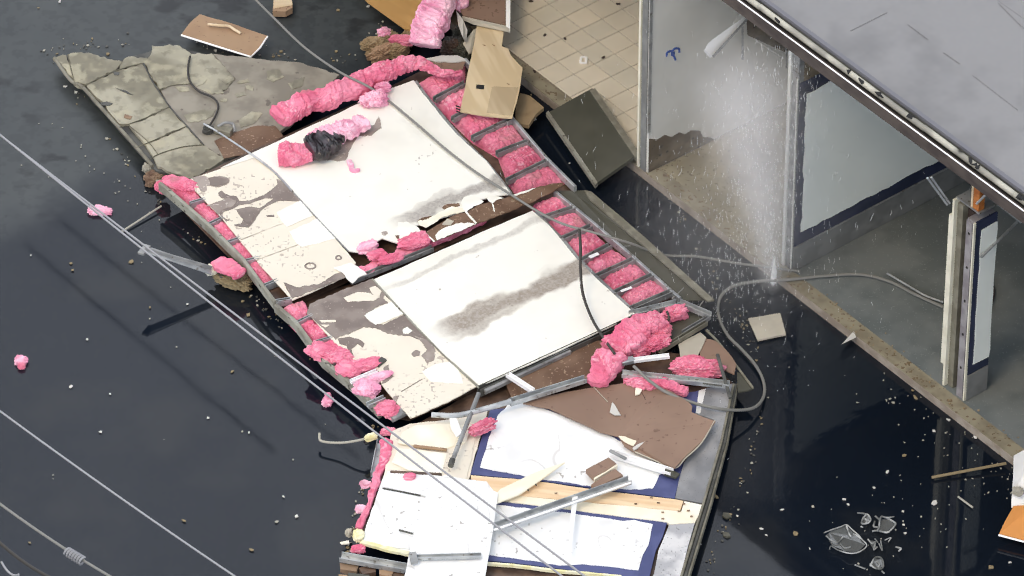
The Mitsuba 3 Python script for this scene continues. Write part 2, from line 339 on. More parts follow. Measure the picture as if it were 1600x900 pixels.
def lot_dry(p):
    d = (p.x - L0[0]) * LN[0] + (p.y - L0[1]) * LN[1] + (fbm(p.x * 1.3, p.y * 1.3, 0.0, 4) - 0.5) * 0.7
    return smoothstep(-0.1, 0.55, d)
L0, L1 = at(0, 400), at(560, 130)
_d = L1 - L0; LN = np.array([-_d[1], _d[0]]) / np.hypot(_d[0], _d[1])
if (at(0, 0) - L0)[:2] @ LN < 0: LN = -LN
LN = [float(x) for x in LN]; L0 = [float(x) for x in L0]
def lot_fn(p, n, uv):
    wet = mix((0.0035, 0.0062, 0.0115), (0.006, 0.0095, 0.0165), fbm(p.x * 0.8, p.y * 0.8, 0.0, 3))
    silt = smoothstep(0.55, 0.8, fbm(p.x * 1.1 + 7, p.y * 1.1, 2.0, 4))
    wet = mix(wet, (0.013, 0.0155, 0.019), silt * 0.8)
    dry = mix((0.036, 0.042, 0.044), (0.052, 0.058, 0.058), fbm(p.x * 3, p.y * 3, 3.0, 4))
    oil = smoothstep(0.55, 0.75, fbm(p.x * 3.2 + 2, p.y * 4.6, 6.0, 5)) * smoothstep(0.4, 0.6, fbm(p.x * 0.7, p.y * 0.7, 1.0, 2))
    dry = mix(dry, (0.028, 0.032, 0.034), smoothstep(0.45, 0.7, fbm(p.x * 14, p.y * 14, 8.0, 3)) * 0.5); dry = mix(dry, (0.012, 0.013, 0.014), oil * 0.9)
    return mix(wet, dry, lot_dry(p))
def lot_rough(p, n, uv):
    return 0.035 + 0.34 * lot_dry(p) + 0.02 * fbm(p.x * 2, p.y * 2, 4.0, 3)
JX, JY = float(at(1207, 446)[0]), float(at(1207, 446)[1])
def lot_ripple(p, n, uv):
    d = dr.sqrt(dr.square(p.x - JX) + dr.square(p.y - JY))
    w = fbm(p.x * 8, p.y * 8, 0.0, 3) * 14 * dr.exp(-dr.square(d / 1.7)) + fbm(p.x * 5, p.y * 5, 3.0, 2) * 3.0 * dr.exp(-dr.square(d / 3.6))
    return fbm(p.x * 3.0, p.y * 3.0, 0.0, 2) * 0.6 + w
mat('wet_asphalt', lot_fn, lot_rough, 0.44, bump=lot_ripple, bump_scale=0.0004)
def roof_fn(p, n, uv):
    c = mix((0.21, 0.21, 0.214), (0.237, 0.237, 0.24), fbm(p.x * 0.8, p.y * 0.8, 0.0, 4))
    d = smoothstep(0.5, 0.85, fbm(p.x * 1.7 + 5, p.y * 1.7, 3.0, 5))
    c = mix(c, (0.145, 0.146, 0.15), d * 0.7)
    return mix(c, (0.20, 0.20, 0.205), fbm(p.x * 40, p.y * 40, 0.0, 2) * 0.25)
mat('roof_membrane', roof_fn, 0.7, 0.3)
mat('roof_seam', (0.15, 0.15, 0.153), 0.8)
mat('gutter_metal', mottled((0.20, 0.20, 0.20), (0.10, 0.10, 0.095), 5), 0.5, 0.4)
mat('gutter_lining', mottled((0.46, 0.45, 0.38), (0.25, 0.245, 0.21), 5, (0.025, 0.025, 0.024), 7, lo=0.3, hi=0.7), 0.7)
mat('gutter_muck', (0.02, 0.02, 0.02), 0.8)
mat('fascia', mottled((0.055, 0.045, 0.042), (0.085, 0.07, 0.062), 5), 0.6)
mat('flashing', (0.16, 0.16, 0.18), 0.5, 0.4, 0.2)
mat('tile_pale', mottled((0.60, 0.545, 0.435), (0.66, 0.60, 0.48), 3, lo=0.3, hi=0.7), 0.35, 0.5)
mat('tile_warm', mottled((0.62, 0.56, 0.44), (0.68, 0.61, 0.485), 3, lo=0.3, hi=0.7), 0.35, 0.5)
mat('tile_grey', mottled((0.57, 0.525, 0.425), (0.62, 0.575, 0.465), 3, lo=0.3, hi=0.7), 0.35, 0.5)
mat('grout', (0.21, 0.18, 0.135), 0.9)
mat('carpet', mottled((0.12, 0.138, 0.138), (0.165, 0.182, 0.18), 3, (0.20, 0.215, 0.21), 70), 0.85, 0.2)
mat('wet_floor', mottled((0.22, 0.195, 0.13), (0.31, 0.28, 0.195), 4, (0.14, 0.12, 0.08), 40), 0.4, 0.5)
mat('slab_edge', mottled((0.27, 0.245, 0.175), (0.19, 0.165, 0.115), 5, (0.15, 0.11, 0.065), 30), 0.8)
mat('slab_side', mottled((0.33, 0.29, 0.24), (0.24, 0.20, 0.16), 8), 0.8)
mat('grey_wall', mottled((0.63, 0.63, 0.585), (0.69, 0.69, 0.645), 2, lo=0.3, hi=0.7), 0.7)
mat('cream_edge', mottled((0.62, 0.60, 0.48), (0.70, 0.68, 0.56), 8), 0.7)
mat('base_grey', mottled((0.155, 0.16, 0.155), (0.20, 0.205, 0.20), 6), 0.7)
mat('plenum_brown', mottled((0.10, 0.075, 0.045), (0.17, 0.135, 0.085), 5, (0.05, 0.04, 0.03), 20), 0.8)
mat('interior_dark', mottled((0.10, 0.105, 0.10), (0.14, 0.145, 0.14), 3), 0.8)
mat('panel_white', mottled((0.78, 0.82, 0.77), (0.82, 0.86, 0.81), 1), 0.6)
mat('wet_stud', mottled((0.20, 0.185, 0.195), (0.29, 0.28, 0.285), 8), 0.5, 0.4)
mat('dark_gap', (0.05, 0.035, 0.03), 0.8)
mat('blue_paint', (0.03, 0.07, 0.30), 0.6)
mat('bright_white', (0.90, 0.90, 0.88), 0.5)
mat('card', mottled((0.42, 0.39, 0.32), (0.47, 0.44, 0.36), 6), 0.75)
mat('brown_card', mottled((0.25, 0.18, 0.10), (0.32, 0.235, 0.14), 7), 0.75)
mat('orange_sheet', mottled((0.62, 0.27, 0.075), (0.68, 0.32, 0.10), 4), 0.6)
mat('pale_scrap', (0.36, 0.345, 0.29), 0.7)
mat('tan_scrap', (0.24, 0.19, 0.11), 0.75)
mat('white_scrap', (0.55, 0.54, 0.50), 0.7)
mat('clear_plastic_rim', mottled((0.10, 0.105, 0.10), (0.40, 0.41, 0.40), 9), 0.3, 0.6)
mat('aerated_water', (0.86, 0.88, 0.88), 0.3, 0.5)
scene['mat_clear_sheet'] = {'type': 'blendbsdf', 'weight': 0.10, 'a': {'type': 'thindielectric', 'int_ior': 1.45}, 'b': {'type': 'twosided', 'bsdf': {'type': 'diffuse', 'reflectance': rgb((.5, .52, .5))}}}

# ------------------------------------------------------------------ setting: the flooded lot
def sheet(cx, cy, half, z):
    v = np.array([[cx - half, cy - half, z], [cx + half, cy - half, z], [cx + half, cy + half, z], [cx - half, cy + half, z]])
    return trimesh.Trimesh(v, [[0, 1, 2], [0, 2, 3]], process=False)
add('flooded_parking_lot', sheet(0, 0, 600, 0.0), 'wet_asphalt', kind='structure', label='dark wet asphalt lot under a shallow film of water')

# ------------------------------------------------------------------ the building with its open front
bd = thing('damaged_building', 'flat roofed commercial building with its front wall gone and rooms open to the wet lot', 'building')
U0, U1, VB = -6.0, 11.0, 7.0
add('slab', boxuv(U0, U1, 0.0, VB, -0.02, 0.088), 'slab_side', bd)
sill = add('sill_strip', solid([B(U0, 0.004, 0.1), B(U1, 0.004, 0.1), B(U1, 0.15, 0.1), B(U0, 0.15, 0.1)], 0.0115), 'slab_edge', bd, label='dirty brown strip of bare slab where the front wall stood')
# tiled room
fl = add('tile_floor', solid([B(U0, 0.15, 0.092), B(-0.02, 0.15, 0.092), B(-0.02, VB, 0.092), B(U0, VB, 0.092)], 0.0035), 'grout', bd)
gu, gv = uv_of(at(897, 115.5, 0.1)); TS = 0.259
rngt = random.Random(5)
i0 = int((-0.03 - gu) / TS)
for a in range(-16, 14):
    for b in range(-3, 14):
        u0, u1 = gu + a * TS + 0.0035, gu + (a + 1) * TS - 0.0035
        v0, v1 = max(gv + b * TS + 0.0035, 0.135 + 0.02 * rngt.random()), gv + (b + 1) * TS - 0.0035
        u1 = min(u1, -0.09)
        if v1 - v0 < 0.06 or u1 - u0 < 0.05 or u0 < -3.9 or v0 > 3.1: continue
        h = 0.1 + rngt.uniform(-0.0006, 0.0006)
        add('tile', hull([B(u, v, z) for z, e in ((0.093, 0), (h - 0.002, 0), (h, 0.003)) for u in (u0 + e, u1 - e) for v in (v0 + e, v1 - e)]), rngt.choice(['tile_pale', 'tile_pale', 'tile_warm', 'tile_grey']), fl)
# room floors
u2, v2 = uv_of(at(1238, 424, 0.1)); u3, v3 = uv_of(at(1507, 626, 0.1))
add('wet_room_floor', solid([B(0.08, 0.15, 0.096), B(u2 - 0.15, 0.15, 0.096), B(u2 - 0.15, VB, 0.096), B(0.08, VB, 0.096)], 0.007), 'wet_floor', bd, label='muddy tan floor of the room behind the water spray')
add('carpet', solid([B(u2, 0.15, 0.097), B(U1, 0.15, 0.097), B(U1, VB, 0.097), B(u2, VB, 0.097)], 0.008), 'carpet', bd, label='dark grey carpet of the right hand room')
CEIL = 2.92
# first partition, beside the tiles
w1 = add('partition_wall', boxuv(-0.045, 0.075, 0.012, VB, 0.101, CEIL), 'grey_wall', bd, label='pale grey partition with a blue paint mark, beside the tiled room')
add('end_stud', boxuv(-0.03, 0.05, 0.000, 0.0115, 0.102, CEIL), 'base_grey', w1)
add('board_edge', boxuv(-0.075, -0.048, -0.004, 0.30, 0.102, CEIL), 'cream_edge', w1)
add('corner_trim', boxuv(0.0765, 0.084, -0.006, 0.03, 0.6, CEIL), 'galvanised', w1)
tb = [(.02, .103), (.85, .103), (.78, .16), (.70, .20), (.66, .30), (.55, .36), (.47, .35), (.40, .41), (.30, .40), (.22, .47), (.12, .46), (.02, .52)]
tn = len(tb); tri = np.asarray(earcut.triangulate_float64(np.array(tb), np.array([tn], np.uint32))).reshape(-1, 3).astype(int)
ti = np.arange(tn); tj = (ti + 1) % tn
tm = trimesh.Trimesh(np.vstack([[B(0.0795, a, b) for a, b in tb], [B(0.0755, a, b) for a, b in tb]]), np.vstack([tri, tri[:, ::-1] + tn, np.stack([ti, ti + tn, tj + tn], 1), np.stack([ti, tj + tn, tj], 1)]), process=False)
tm.fix_normals()
add('torn_base', tm, 'plenum_brown', w1, label='brown soaked patch where the wall board has gone at the base')
for k, line in enumerate(([(205, 352), (212, 326), (236, 320), (240, 345), (242, 318), (262, 302), (284, 306), (286, 326)], [(252, 322), (250, 345), (262, 374)])):
    add('paint_mark', tube([on_u(x, y, 0.0775) for x, y in crop(990, 0, 4, line)], 0.011, 6), 'blue_paint', w1, label='blue spray paint squiggle')
# a ripped panel, a bar and brown boards at the back of the wet room
lamp = thing('hanging_light_fixture', 'white wedge shaped light fixture hanging askew under the eave by the grey partition', 'light fixture')
q = [on_u(x, y, uu) for uu in (1.17, 1.28) for x, y in crop(990, 0, 4, [(440, 318), (462, 275), (490, 250), (705, 95), (712, 105), (488, 358)])]
add('housing', hull(q), 'bright_white', lamp)
q = [on_u(x, y, uu) for uu in (1.29, 1.305) for x, y in crop(990, 0, 4, [(436, 318), (446, 312), (486, 352), (480, 364)])]
add('end_cap', hull(q), 'white_metal', lamp)
q = [on_u(x, y, uu) for uu in (1.29, 1.32) for x, y in crop(990, 0, 4, [(490, 350), (712, 108), (716, 122), (500, 362)])]
add('reflector_lip', hull(q), 'dull_steel', lamp)
bb = thing('leaning_brown_panel', 'brown panel leaning against the partition behind the water spray', 'panel')
q = [on_u(x, y, uu) for uu in (0.10, 0.13) for x, y in crop(1140, 0, 6, [(160, 130), (480, -40), (640, 60), (540, 500), (370, 420), (165, 330)])]
add('board', hull(q), 'plenum_brown', bb)
q = [on_u(x, y, uu) for uu in (0.155, 0.175) for x, y in crop(1140, 0, 6, [(240, 385), (250, 378), (510, 545), (505, 556)])]
add('rail', hull(q), 'bright_white', bb)
for x0, x1, y0, y1 in ((112, 132, 250, 560), (525, 540, 410, 640), (590, 603, 440, 640)):
    q = [on_u(x, y, uu) for uu in (0.19, 0.21) for x, y in crop(1140, 0, 6, [(x0, y0), (x1, y0), (x1, y1), (x0, y1)])]
    tag = thing('hanging_metal_strip', {112: 'thin pale strip hanging just right of the wedge shaped light fixture', 525: 'left one of two thin pale strips hanging beside the brown panel', 590: 'right one of two thin pale strips hanging beside the brown panel'}[x0], 'metal strip')
    add('strip', hull(q), 'galvanised', tag)
# second partition: white field with a navy border
w2 = add('partition_wall', boxuv(u2 - 0.11, u2 - 0.012, v2 + 0.005, VB, 0.101, CEIL), 'dull_steel', bd, label='partition with a big white panel in a dark navy border')
add('end_board', boxuv(u2 - 0.15, u2 - 0.112, v2 - 0.01, VB, 0.101, CEIL), 'grey_wall', w2)
add('end_board', boxuv(u2 - 0.0115, u2 - 0.002, v2 - 0.012, VB, 0.101, 2.42), 'base_grey', w2)
add('edge_bead', boxuv(u2 - 0.008, u2 + 0.002, v2 - 0.024, v2 - 0.0125, 0.101, 2.42), 'grey_wall', w2)
add('navy_field', boxuv(u2 - 0.0015, u2 + 0.006, v2 + 0.005, VB, 0.40, 2.36), 'dark_navy_paint', w2)
add('board_gap', boxuv(u2 - 0.0018, u2 + 0.005, v2 + 0.06, VB, 2.362, CEIL), 'plenum_brown', w2)
_, vp = uv_of(at(1253, 416, 0.1))
def wavy(v0, v1, z0, z1, seed, u, mtl, par, depth=0.006, amp=0.012):
    r = random.Random(seed); pts = []
    for (a, b, c, d) in ((v0, z0, v1, z0), (v1, z0, v1, z1), (v1, z1, v0, z1), (v0, z1, v0, z0)):
        n = max(2, int(math.hypot(c - a, d - b) / 0.09))
        for k in range(n):
            t = k / n
            pts.append((a + (c - a) * t + r.uniform(-amp, amp), b + (d - b) * t + r.uniform(-amp, amp)))
    tri = np.asarray(earcut.triangulate_float64(np.array(pts), np.array([len(pts)], np.uint32))).reshape(-1, 3).astype(int)
    n = len(pts); i = np.arange(n); j = (i + 1) % n
    V = np.vstack([[B(u + depth, a, b) for a, b in pts], [B(u, a, b) for a, b in pts]])
    m = trimesh.Trimesh(V, np.vstack([tri, tri[:, ::-1] + n, np.stack([i, i + n, j + n], 1), np.stack([i, j + n, j], 1)]), process=False)
    m.fix_normals()
    return add('white_field', m, mtl, par)
wavy(vp - 0.035, VB - 0.3, 0.545, 2.2, 3, u2 + 0.0065, 'panel_white', w2)
add('base_strip', boxuv(u2 - 0.0012, u2 + 0.010, v2 + 0.003, VB, 0.101, 0.385), 'base_grey', w2)
add('base_cap', boxuv(u2 - 0.001, u2 + 0.016, v2 + 0.08, VB, 0.386, 0.399), 'dull_steel', w2)
# the stub of the party wall
st = add('party_wall_stub', boxuv(u3 - 0.105, u3 - 0.014, v3 + 0.004, v3 + 0.262, 0.101, 2.22), 'wet_stud', bd, label='torn end of a party wall with exposed studs and a narrow white strip bordered in navy')
H3 = 2.25
add('white_edge_board', boxuv(u3 - 0.338, u3 - 0.30, v3 - 0.01, v3 + 0.24, 0.35, H3 - 0.13), 'cream_edge', st)
add('steel_stud', boxuv(u3 - 0.298, u3 - 0.272, v3 - 0.012, v3 + 0.27, 0.101, H3 + 0.07), 'cream_edge', st)
add('steel_stud', boxuv(u3 - 0.27, u3 - 0.20, v3 + 0.03, v3 + 0.27, 0.101, H3 + 0.03), 'olive_edge', st)
add('steel_stud', boxuv(u3 - 0.195, u3 - 0.11, v3 + 0.09, v3 + 0.27, 0.101, H3 - 0.02), 'dark_gap', st)
add('steel_stud', boxuv(u3 - 0.1095, u3 - 0.03, v3 - 0.006, v3 + 0.0035, 0.101, H3 - 0.05), 'wet_stud', st)
add('board_edge', boxuv(u3 - 0.0135, u3 + 0.002, v3 - 0.012, v3 + 0.012, 0.101, H3 - 0.03), 'cream_edge', st)
add('navy_field', boxuv(u3 - 0.013, u3 + 0.004, v3 + 0.013, v3 + 0.27, 0.40, H3 - 0.03), 'dark_navy_paint', st)
wavy(v3 + 0.075, v3 + 0.272, 0.50, H3 - 0.14, 8, u3 + 0.0045, 'panel_white', st, amp=0.006)
add('base_strip', boxuv(u3 - 0.012, u3 + 0.012, v3 + 0.014, v3 + 0.265, 0.101, 0.395), 'base_grey', st)
for k in range(5):
    add('screw', boxuv(u3 - 0.078, u3 - 0.058, v3 - 0.010, v3 - 0.0065, 0.45 + 0.40 * k, 0.475 + 0.40 * k), 'gutter_muck', st)
add('top_plate', boxuv(u3 - 0.29, u3 + 0.02, v3 + 0.02, v3 + 0.26, H3 + 0.075, H3 + 0.09), 'dull_steel', st)
pt = add('post', boxuv(u3 - 0.075, u3 + 0.0, v3 + 0.03, v3 + 0.10, H3 + 0.092, 3.03), 'orange_wood', bd, label='short orange brown timber post between the wall stub and the eave')
add('pale_edge', boxuv(u3 - 0.10, u3 - 0.077, v3 + 0.025, v3 + 0.095, H3 + 0.092, 3.03), 'raw_wood', pt)
# loose ceiling framing round the stub
def upright(u, *pts): return [on_u(x, y, u) for x, y in pts]
for (pa, pb, w) in (((1449, 278), (1480, 320), 0.018), ((1455, 277), (1484, 318), 0.012), ((1538, 302), (1595, 347), 0.022), ((1590, 346), (1533, 402), 0.022), ((1526, 318), (1541, 303), 0.03)):
    a, b = on_u(*pa, u3 - 0.02), on_u(*pb, u3 + 0.05)
    add('ceiling_angle', bar(a, b, w, 0.02), 'galvanised', bd)
# behind: rear wall, side walls, ceiling deck, roof
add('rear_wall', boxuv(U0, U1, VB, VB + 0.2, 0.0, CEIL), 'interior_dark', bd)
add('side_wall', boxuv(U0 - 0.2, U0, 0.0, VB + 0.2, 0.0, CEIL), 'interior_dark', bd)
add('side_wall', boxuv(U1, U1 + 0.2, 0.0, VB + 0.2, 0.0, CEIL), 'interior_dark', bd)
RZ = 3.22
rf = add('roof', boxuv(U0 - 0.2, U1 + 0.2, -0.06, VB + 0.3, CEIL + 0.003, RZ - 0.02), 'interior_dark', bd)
laps = [-0.045, 0.722, 1.64, 2.56, 3.48, 4.40, 5.32, VB + 0.3]
for k, (a, b) in enumerate(zip(laps[:-1], laps[1:])):
    add('membrane', boxuv(U0 - 0.2, U1 + 0.2, a, b - 0.0015, RZ - 0.018, RZ - 0.003 * (k % 2)), 'roof_membrane', rf)
for u, v0, v1 in ((2.585, 0.28, 0.72), (5.1, 0.73, 1.63), (3.9, 1.65, 2.5)):
    add('end_lap', boxuv(u, u + 0.012, v0, v1, RZ - 0.004, RZ + 0.003), 'roof_seam', rf)
GV = -0.205
add('fascia', boxuv(U0 - 0.2, U1 + 0.2, GV + 0.02, GV + 0.06, RZ - 0.185, RZ - 0.06), 'fascia', rf)
add('soffit', boxuv(U0 - 0.2, U1 + 0.2, GV + 0.0605, -0.061, RZ - 0.18, RZ - 0.165), "fascia", rf)
gt = add('gutter', boxuv(U0 - 0.2, U1 + 0.2, GV + 0.004, -0.062, RZ - 0.10, RZ - 0.075), 'gutter_muck', rf)
lip = [B(u, GV, RZ - 0.02) for u in (U0, 1.55, 1.62, 1.72, 1.80, U1)]
add('gutter_lip', tube([B(U0, GV, RZ - 0.02), B(U1, GV, RZ - 0.02)], 0.0075, 8, False), 'white_metal', rf)
add('gutter_face', boxuv(U0, U1, GV + 0.003, GV + 0.018, RZ - 0.11, RZ - 0.024), 'fascia', rf)
rg = random.Random(11)
seam_u = [U0, 0.25, 1.78, 4.05, 6.4, U1]
for a, b in zip(seam_u[:-1], seam_u[1:]):
    add('gutter_lining', tube([B(a + 0.012, -0.105, RZ - 0.03), B(b - 0.012, -0.105, RZ - 0.035)], 0.029, 12, False), 'gutter_lining', rf, smooth=40)
    add('lining_joint', tube([B(b - 0.012, -0.105, RZ - 0.03), B(b + 0.012, -0.105, RZ - 0.035)], 0.031, 12, False), 'gutter_lining', rf) if b < U1 else None
    for k in range(int((b - a) * 3)):
        u = a + rg.random() * (b - a)
        add('muck', hull([B(u + rg.uniform(-.05, .05), -0.105 + rg.uniform(-.045, .02), RZ + rg.uniform(-.02, .008)) for _ in range(9)]), 'gutter_muck', rf)
add('gravel_stop', boxuv(U0, U1, -0.060, -0.046, RZ - 0.015, RZ + 0.02), 'flashing', rf)
add('gravel_stop', boxuv(U0, U1, -0.0445, -0.005, RZ + 0.0005, RZ + 0.006), 'flashing', rf)
for pa, pb in (((1418, 38), (1450, 62)), ((1474, 82), (1500, 100)), ((1520, 118), (1590, 172)), ((1560, 5), (1600, 45))):
    add('seam', bar(at(*pa, RZ + 0.002), at(*pb, RZ + 0.002), 0.005, 0.003), 'roof_seam', rf)

# ------------------------------------------------------------------ fallen wall, upper piece
def studs(par, pairs, z, w=0.06, h=0.085, mt='dull_steel'):
    for (a, b) in pairs:
        add('stud', channel(at(*a, z), at(*b, z), w, h), mt, par)
def blocks(par, pts, z1):
    for x, y in pts:
        add('support', hull([at(x + dx, y + dy, zz) for dx in (-9, 9) for dy in (-6, 6) for zz in (-0.02, z1)]), 'wet_brown', par)
fw = thing('fallen_wall', 'upper piece of the fallen stud wall, its white board torn brown along the lower seam', 'wall', None)
W1 = WZ1
# backing sheathing
add('sheathing', plate([(258, 300), (345, 258), (600, 140), (655, 112), (727, 95), (802, 190), (899, 296), (880, 306), (679, 392), (560, 432), (455, 480), (430, 475)], W1 - 0.125, 0.014), 'wet_brown', fw)
blocks(fw, [(300, 312), (400, 420), (600, 250), (780, 230), (560, 400), (840, 270)], W1 - 0.14)
white1 = crop(680, 120, 4.285, [(150, 345), (340, 560), (440, 690), (500, 770)])
wA = [(345, 262), (400, 236), (500, 190), (604, 141), (646, 125), (660, 145), (700, 194), (714, 210)] + white1[1:] + [(798, 303), (775, 306), (742, 313), (728, 328), (690, 340), (668, 349), (650, 352), (636, 366), (622, 380), (597, 372), (560, 394), (545, 392), (500, 345), (457, 299), (428, 268), (398, 246)]
sA = add('drywall_sheet', plate(wA, W1, 0.013, 0.5, 10, 4), 'drywall', fw, label='big white wall board smeared grey at its lower edge')
left1 = [(290, 282), (346, 263), (397, 247), (427, 269), (456, 300), (499, 347), (543, 393), (556, 410), (545, 432), (500, 452), (455, 468), (430, 440), (404, 408), (374, 374), (348, 342), (320, 313)]
cutA, cutB = (374, 374), (456, 340)
sB = add('drywall_sheet', plate([(290, 282), (346, 263), (397, 247), (427, 269), (455, 299), (489, 335), (432, 352), (374, 375), (348, 342), (320, 313)], W1 - 0.002, 0.012, 0.4, 12, 5), 'damp_drywall', fw, label='cream wall board with brown looping mud marks')
sC = add('drywall_sheet', plate([(374.8, 376), (432, 353), (489.6, 336), (500, 347.5), (515, 364), (400, 406)], W1 - 0.003, 0.012, 0.4, 12, 6), 'damp_drywall', fw)
sD = add('drywall_sheet', plate([(401, 407), (515.6, 365), (543, 394), (556, 410), (545, 430), (500, 450), (457, 469), (430, 440)], W1 - 0.001, 0.012, 0.6, 8, 7), 'damp_drywall', fw, label='cream wall board with two dark ring marks')
def film(par, pts, z, mt='mud', amp=1.0, name='mud_mark', seed=3, t=0.0035):
    return add(name, plate(pts, z + t + 0.0004, t, amp, 4, seed), mt, par)
c1 = lambda p: crop(220, 250, 3.75, p)
film(sB, c1([(300, 105), (330, 95), (375, 92), (398, 104), (430, 95), (480, 96), (515, 108), (520, 128), (500, 145), (455, 158), (425, 156), (385, 150), (388, 172), (372, 188), (350, 180), (335, 150), (318, 128)]), W1 - 0.002, 'mud_wash', 0.8)
film(sB, c1([(395, 104), (440, 98), (505, 110), (508, 130), (450, 152), (405, 145)]), W1 + 0.0022, 'mud', 0.8)
film(sB, c1([(455, 190), (475, 178), (490, 195), (520, 208), (560, 210), (578, 240), (640, 238), (720, 205), (775, 165), (800, 145), (795, 110), (830, 128), (897, 190), (950, 245), (900, 240), (800, 240), (740, 270), (700, 300), (680, 330), (660, 365), (630, 395), (590, 392), (550, 385), (548, 378), (590, 370), (600, 345), (575, 320), (560, 290), (600, 280), (640, 272), (700, 280), (740, 250), (775, 226), (720, 225), (640, 256), (580, 262), (540, 285), (490, 300), (470, 320), (500, 345), (520, 350), (500, 360), (470, 330), (458, 300), (500, 280), (550, 262), (545, 235), (500, 225), (470, 220), (455, 205)]), W1 - 0.0018, 'mud', 0.6)
film(sB, c1([(575, 300), (610, 285), (650, 290), (665, 330), (640, 370), (610, 360), (595, 330)]), W1 + 0.0022, 'mud', 0.7)
film(sB, c1([(380, 270), (430, 250), (520, 220), (560, 240), (540, 270), (480, 290), (455, 320), (410, 270)]), W1 + 0.0020, 'mud_wash', 0.9)
film(sC, c1([(735, 325), (780, 320), (782, 332), (740, 333)]), W1 - 0.002, 'mud', 0.5)
# bare gypsum patches
add('bare_patch', plate([(432, 332), (470, 313), (489, 337), (448, 354), (440, 345)], W1 + 0.0045, 0.004, 0.6, 8, 4), 'bare_gypsum', sB)
add('bare_patch', plate([(452, 362), (505, 338), (516, 352), (524, 372), (472, 386), (463, 380)], W1 + 0.005, 0.004, 1.0, 8, 9), 'bare_gypsum', sC)
def ring(par, x, y, a, b, z):
    t = np.linspace(0, 2 * np.pi, 22)
    add('ring_mark', tube([at(x + a * math.cos(k), y + b * math.sin(k), z) for k in t], 0.010, 6, False), 'mud', par)
ring(sD, 485, 416, 8, 4.5, W1 - 0.002); ring(sD, 529, 403, 4, 3, W1 - 0.002)
film(sD, [(443, 441), (465, 449), (500, 443), (520, 430), (541, 421), (546, 430), (505, 448), (457, 466), (450, 455)], W1 - 0.0005, 'mud', 1.0)
# joint trims
add('joint_trim', tube(P((318, 193, W1 + 0.16), (345, 209, W1 + 0.12), (400, 246, W1 + 0.03), (430, 270, W1 + 0.008), (457, 299, W1 + 0.006)), 0.010), 'galvanised', fw, label='bent pale trim strip sticking up past the board')
add('joint_trim', tube(P((457, 299, W1 + 0.004), (500, 346, W1 + 0.004), (544, 392, W1 + 0.004)), 0.006), 'dull_steel', fw)
# left rail, bays
l_out = [(250, 291), (265, 303), (327, 357), (380, 410), (430, 477)]
l_in = [(289, 281), (321, 313), (348, 343), (375, 375), (404, 407), (433, 441), (457, 471)]
rail = [at(x, y, W1 - 0.045) for x, y in l_out]
for a, b in zip(rail[:-1], rail[1:]):
    add('top_track', bar(a, b, 0.035, 0.10), 'rail_face', fw)
dv1 = [((297, 321), (321, 314)), ((326, 354), (349, 343)), ((353, 383), (376, 375)), ((380, 412), (405, 406)), ((412, 450), (434, 441)), ((431, 474), (456, 470))]
studs(fw, dv1, W1 - 0.035, 0.035, 0.075, 'galvanised')
prev = ((262, 297), (289, 281))
for k, d in enumerate(dv1[:5]):
    add('insulation', bay([prev[0], d[0], d[1], prev[1]], W1 - 0.07, 0.055, 20 + k, nu=26, nv=22), 'pink_wool', fw)
    prev = d
add('bay_debris', plate([(415, 452), (436, 445), (455, 468), (434, 472)], W1 - 0.085, 0.02, 1.5, 5, 2), 'wet_brown', fw)
add('insulation', clump(283, 291, W1 - 0.03, 0.17, 0.09, 0.055, 6, rot=-0.5), 'pink_wool', fw)
add('insulation', clump(254, 292, 0.14, 0.075, 0.06, 0.05, 16, rot=-0.9), 'pink_wool', fw)
# right side bays
r_out = [(727, 96), (765, 140), (802, 190), (854, 251), (899, 296)]
rr = [at(x, y, W1 - 0.04) for x, y in r_out]
for a, b in zip(rr[:-1], rr[1:]):
    add('bottom_track', bar(a, b, 0.03, 0.085), 'galvanised', fw)
ri = [(650, 125), (679, 156), (706, 187), (738, 218), (778, 242), (794, 284), (808, 302)]
ro = [(727, 97), (727, 131), (760, 160), (799, 188), (826, 222), (855, 252), (884, 281)]
dv2 = [((679, 156), (727, 131)), ((707, 187), (764, 158)), ((738, 217), (799, 188)), ((776, 241), (826, 222)), ((792, 284), (855, 253))]
studs(fw, dv2, W1 - 0.025, 0.05, 0.06, 'dull_steel')
for k in range(6):
    a, b, c, d = ri[k], ro[k], ro[k + 1], ri[k + 1]
    add('insulation', bay([a, b, c, d], W1 - 0.075, 0.05, 40 + k), 'pink_wool' if k < 3 else 'wet_pink_wool', fw)
edge_in = [at(x, y, W1 - 0.006) for x, y in ((648, 127), (662, 147), (702, 196), (716, 212), (759, 254), (783, 284), (797, 303))]
for a, b in zip(edge_in[:-1], edge_in[1:]):
    add('bracing_strap', bar(a, b, 0.05, 0.006), 'dull_steel', fw)
# torn brown backing along the lower seam
c8 = lambda p: crop(520, 260, 3.75, p)
seam_i = add('insulation', batt(P((548, 432, W1 - 0.06), (600, 408, W1 - 0.06), (670, 380, W1 - 0.06), (760, 346, W1 - 0.07)), [0.10, 0.12, 0.10, 0.06], 0.07, 77, 0.03), 'pink_wool', fw)
br = add('torn_backing', plate(c8([(545, 385), (600, 350), (650, 320), (700, 290), (790, 268), (850, 225), (930, 205), (1010, 185), (1100, 160), (1190, 125), (1290, 100), (1350, 97), (1345, 112), (1250, 165), (1150, 215), (1010, 270), (840, 335), (720, 385), (595, 440), (565, 415)]), W1 + 0.012, 0.012, 1.0, 6, 12), 'brown_paper', fw, label='long strip of torn brown backing paper along the seam')
film(br, c8([(600, 405), (625, 375), (670, 352), (740, 333), (800, 330), (838, 338), (740, 380), (610, 432)]), W1 + 0.013, 'bare_gypsum', 1.0, 'torn_paper')
film(br, c8([(750, 215), (770, 178), (815, 165), (850, 180), (885, 205), (840, 228), (800, 250), (782, 268), (765, 260)]), W1 + 0.013, 'bare_gypsum', 1.0, 'torn_paper')
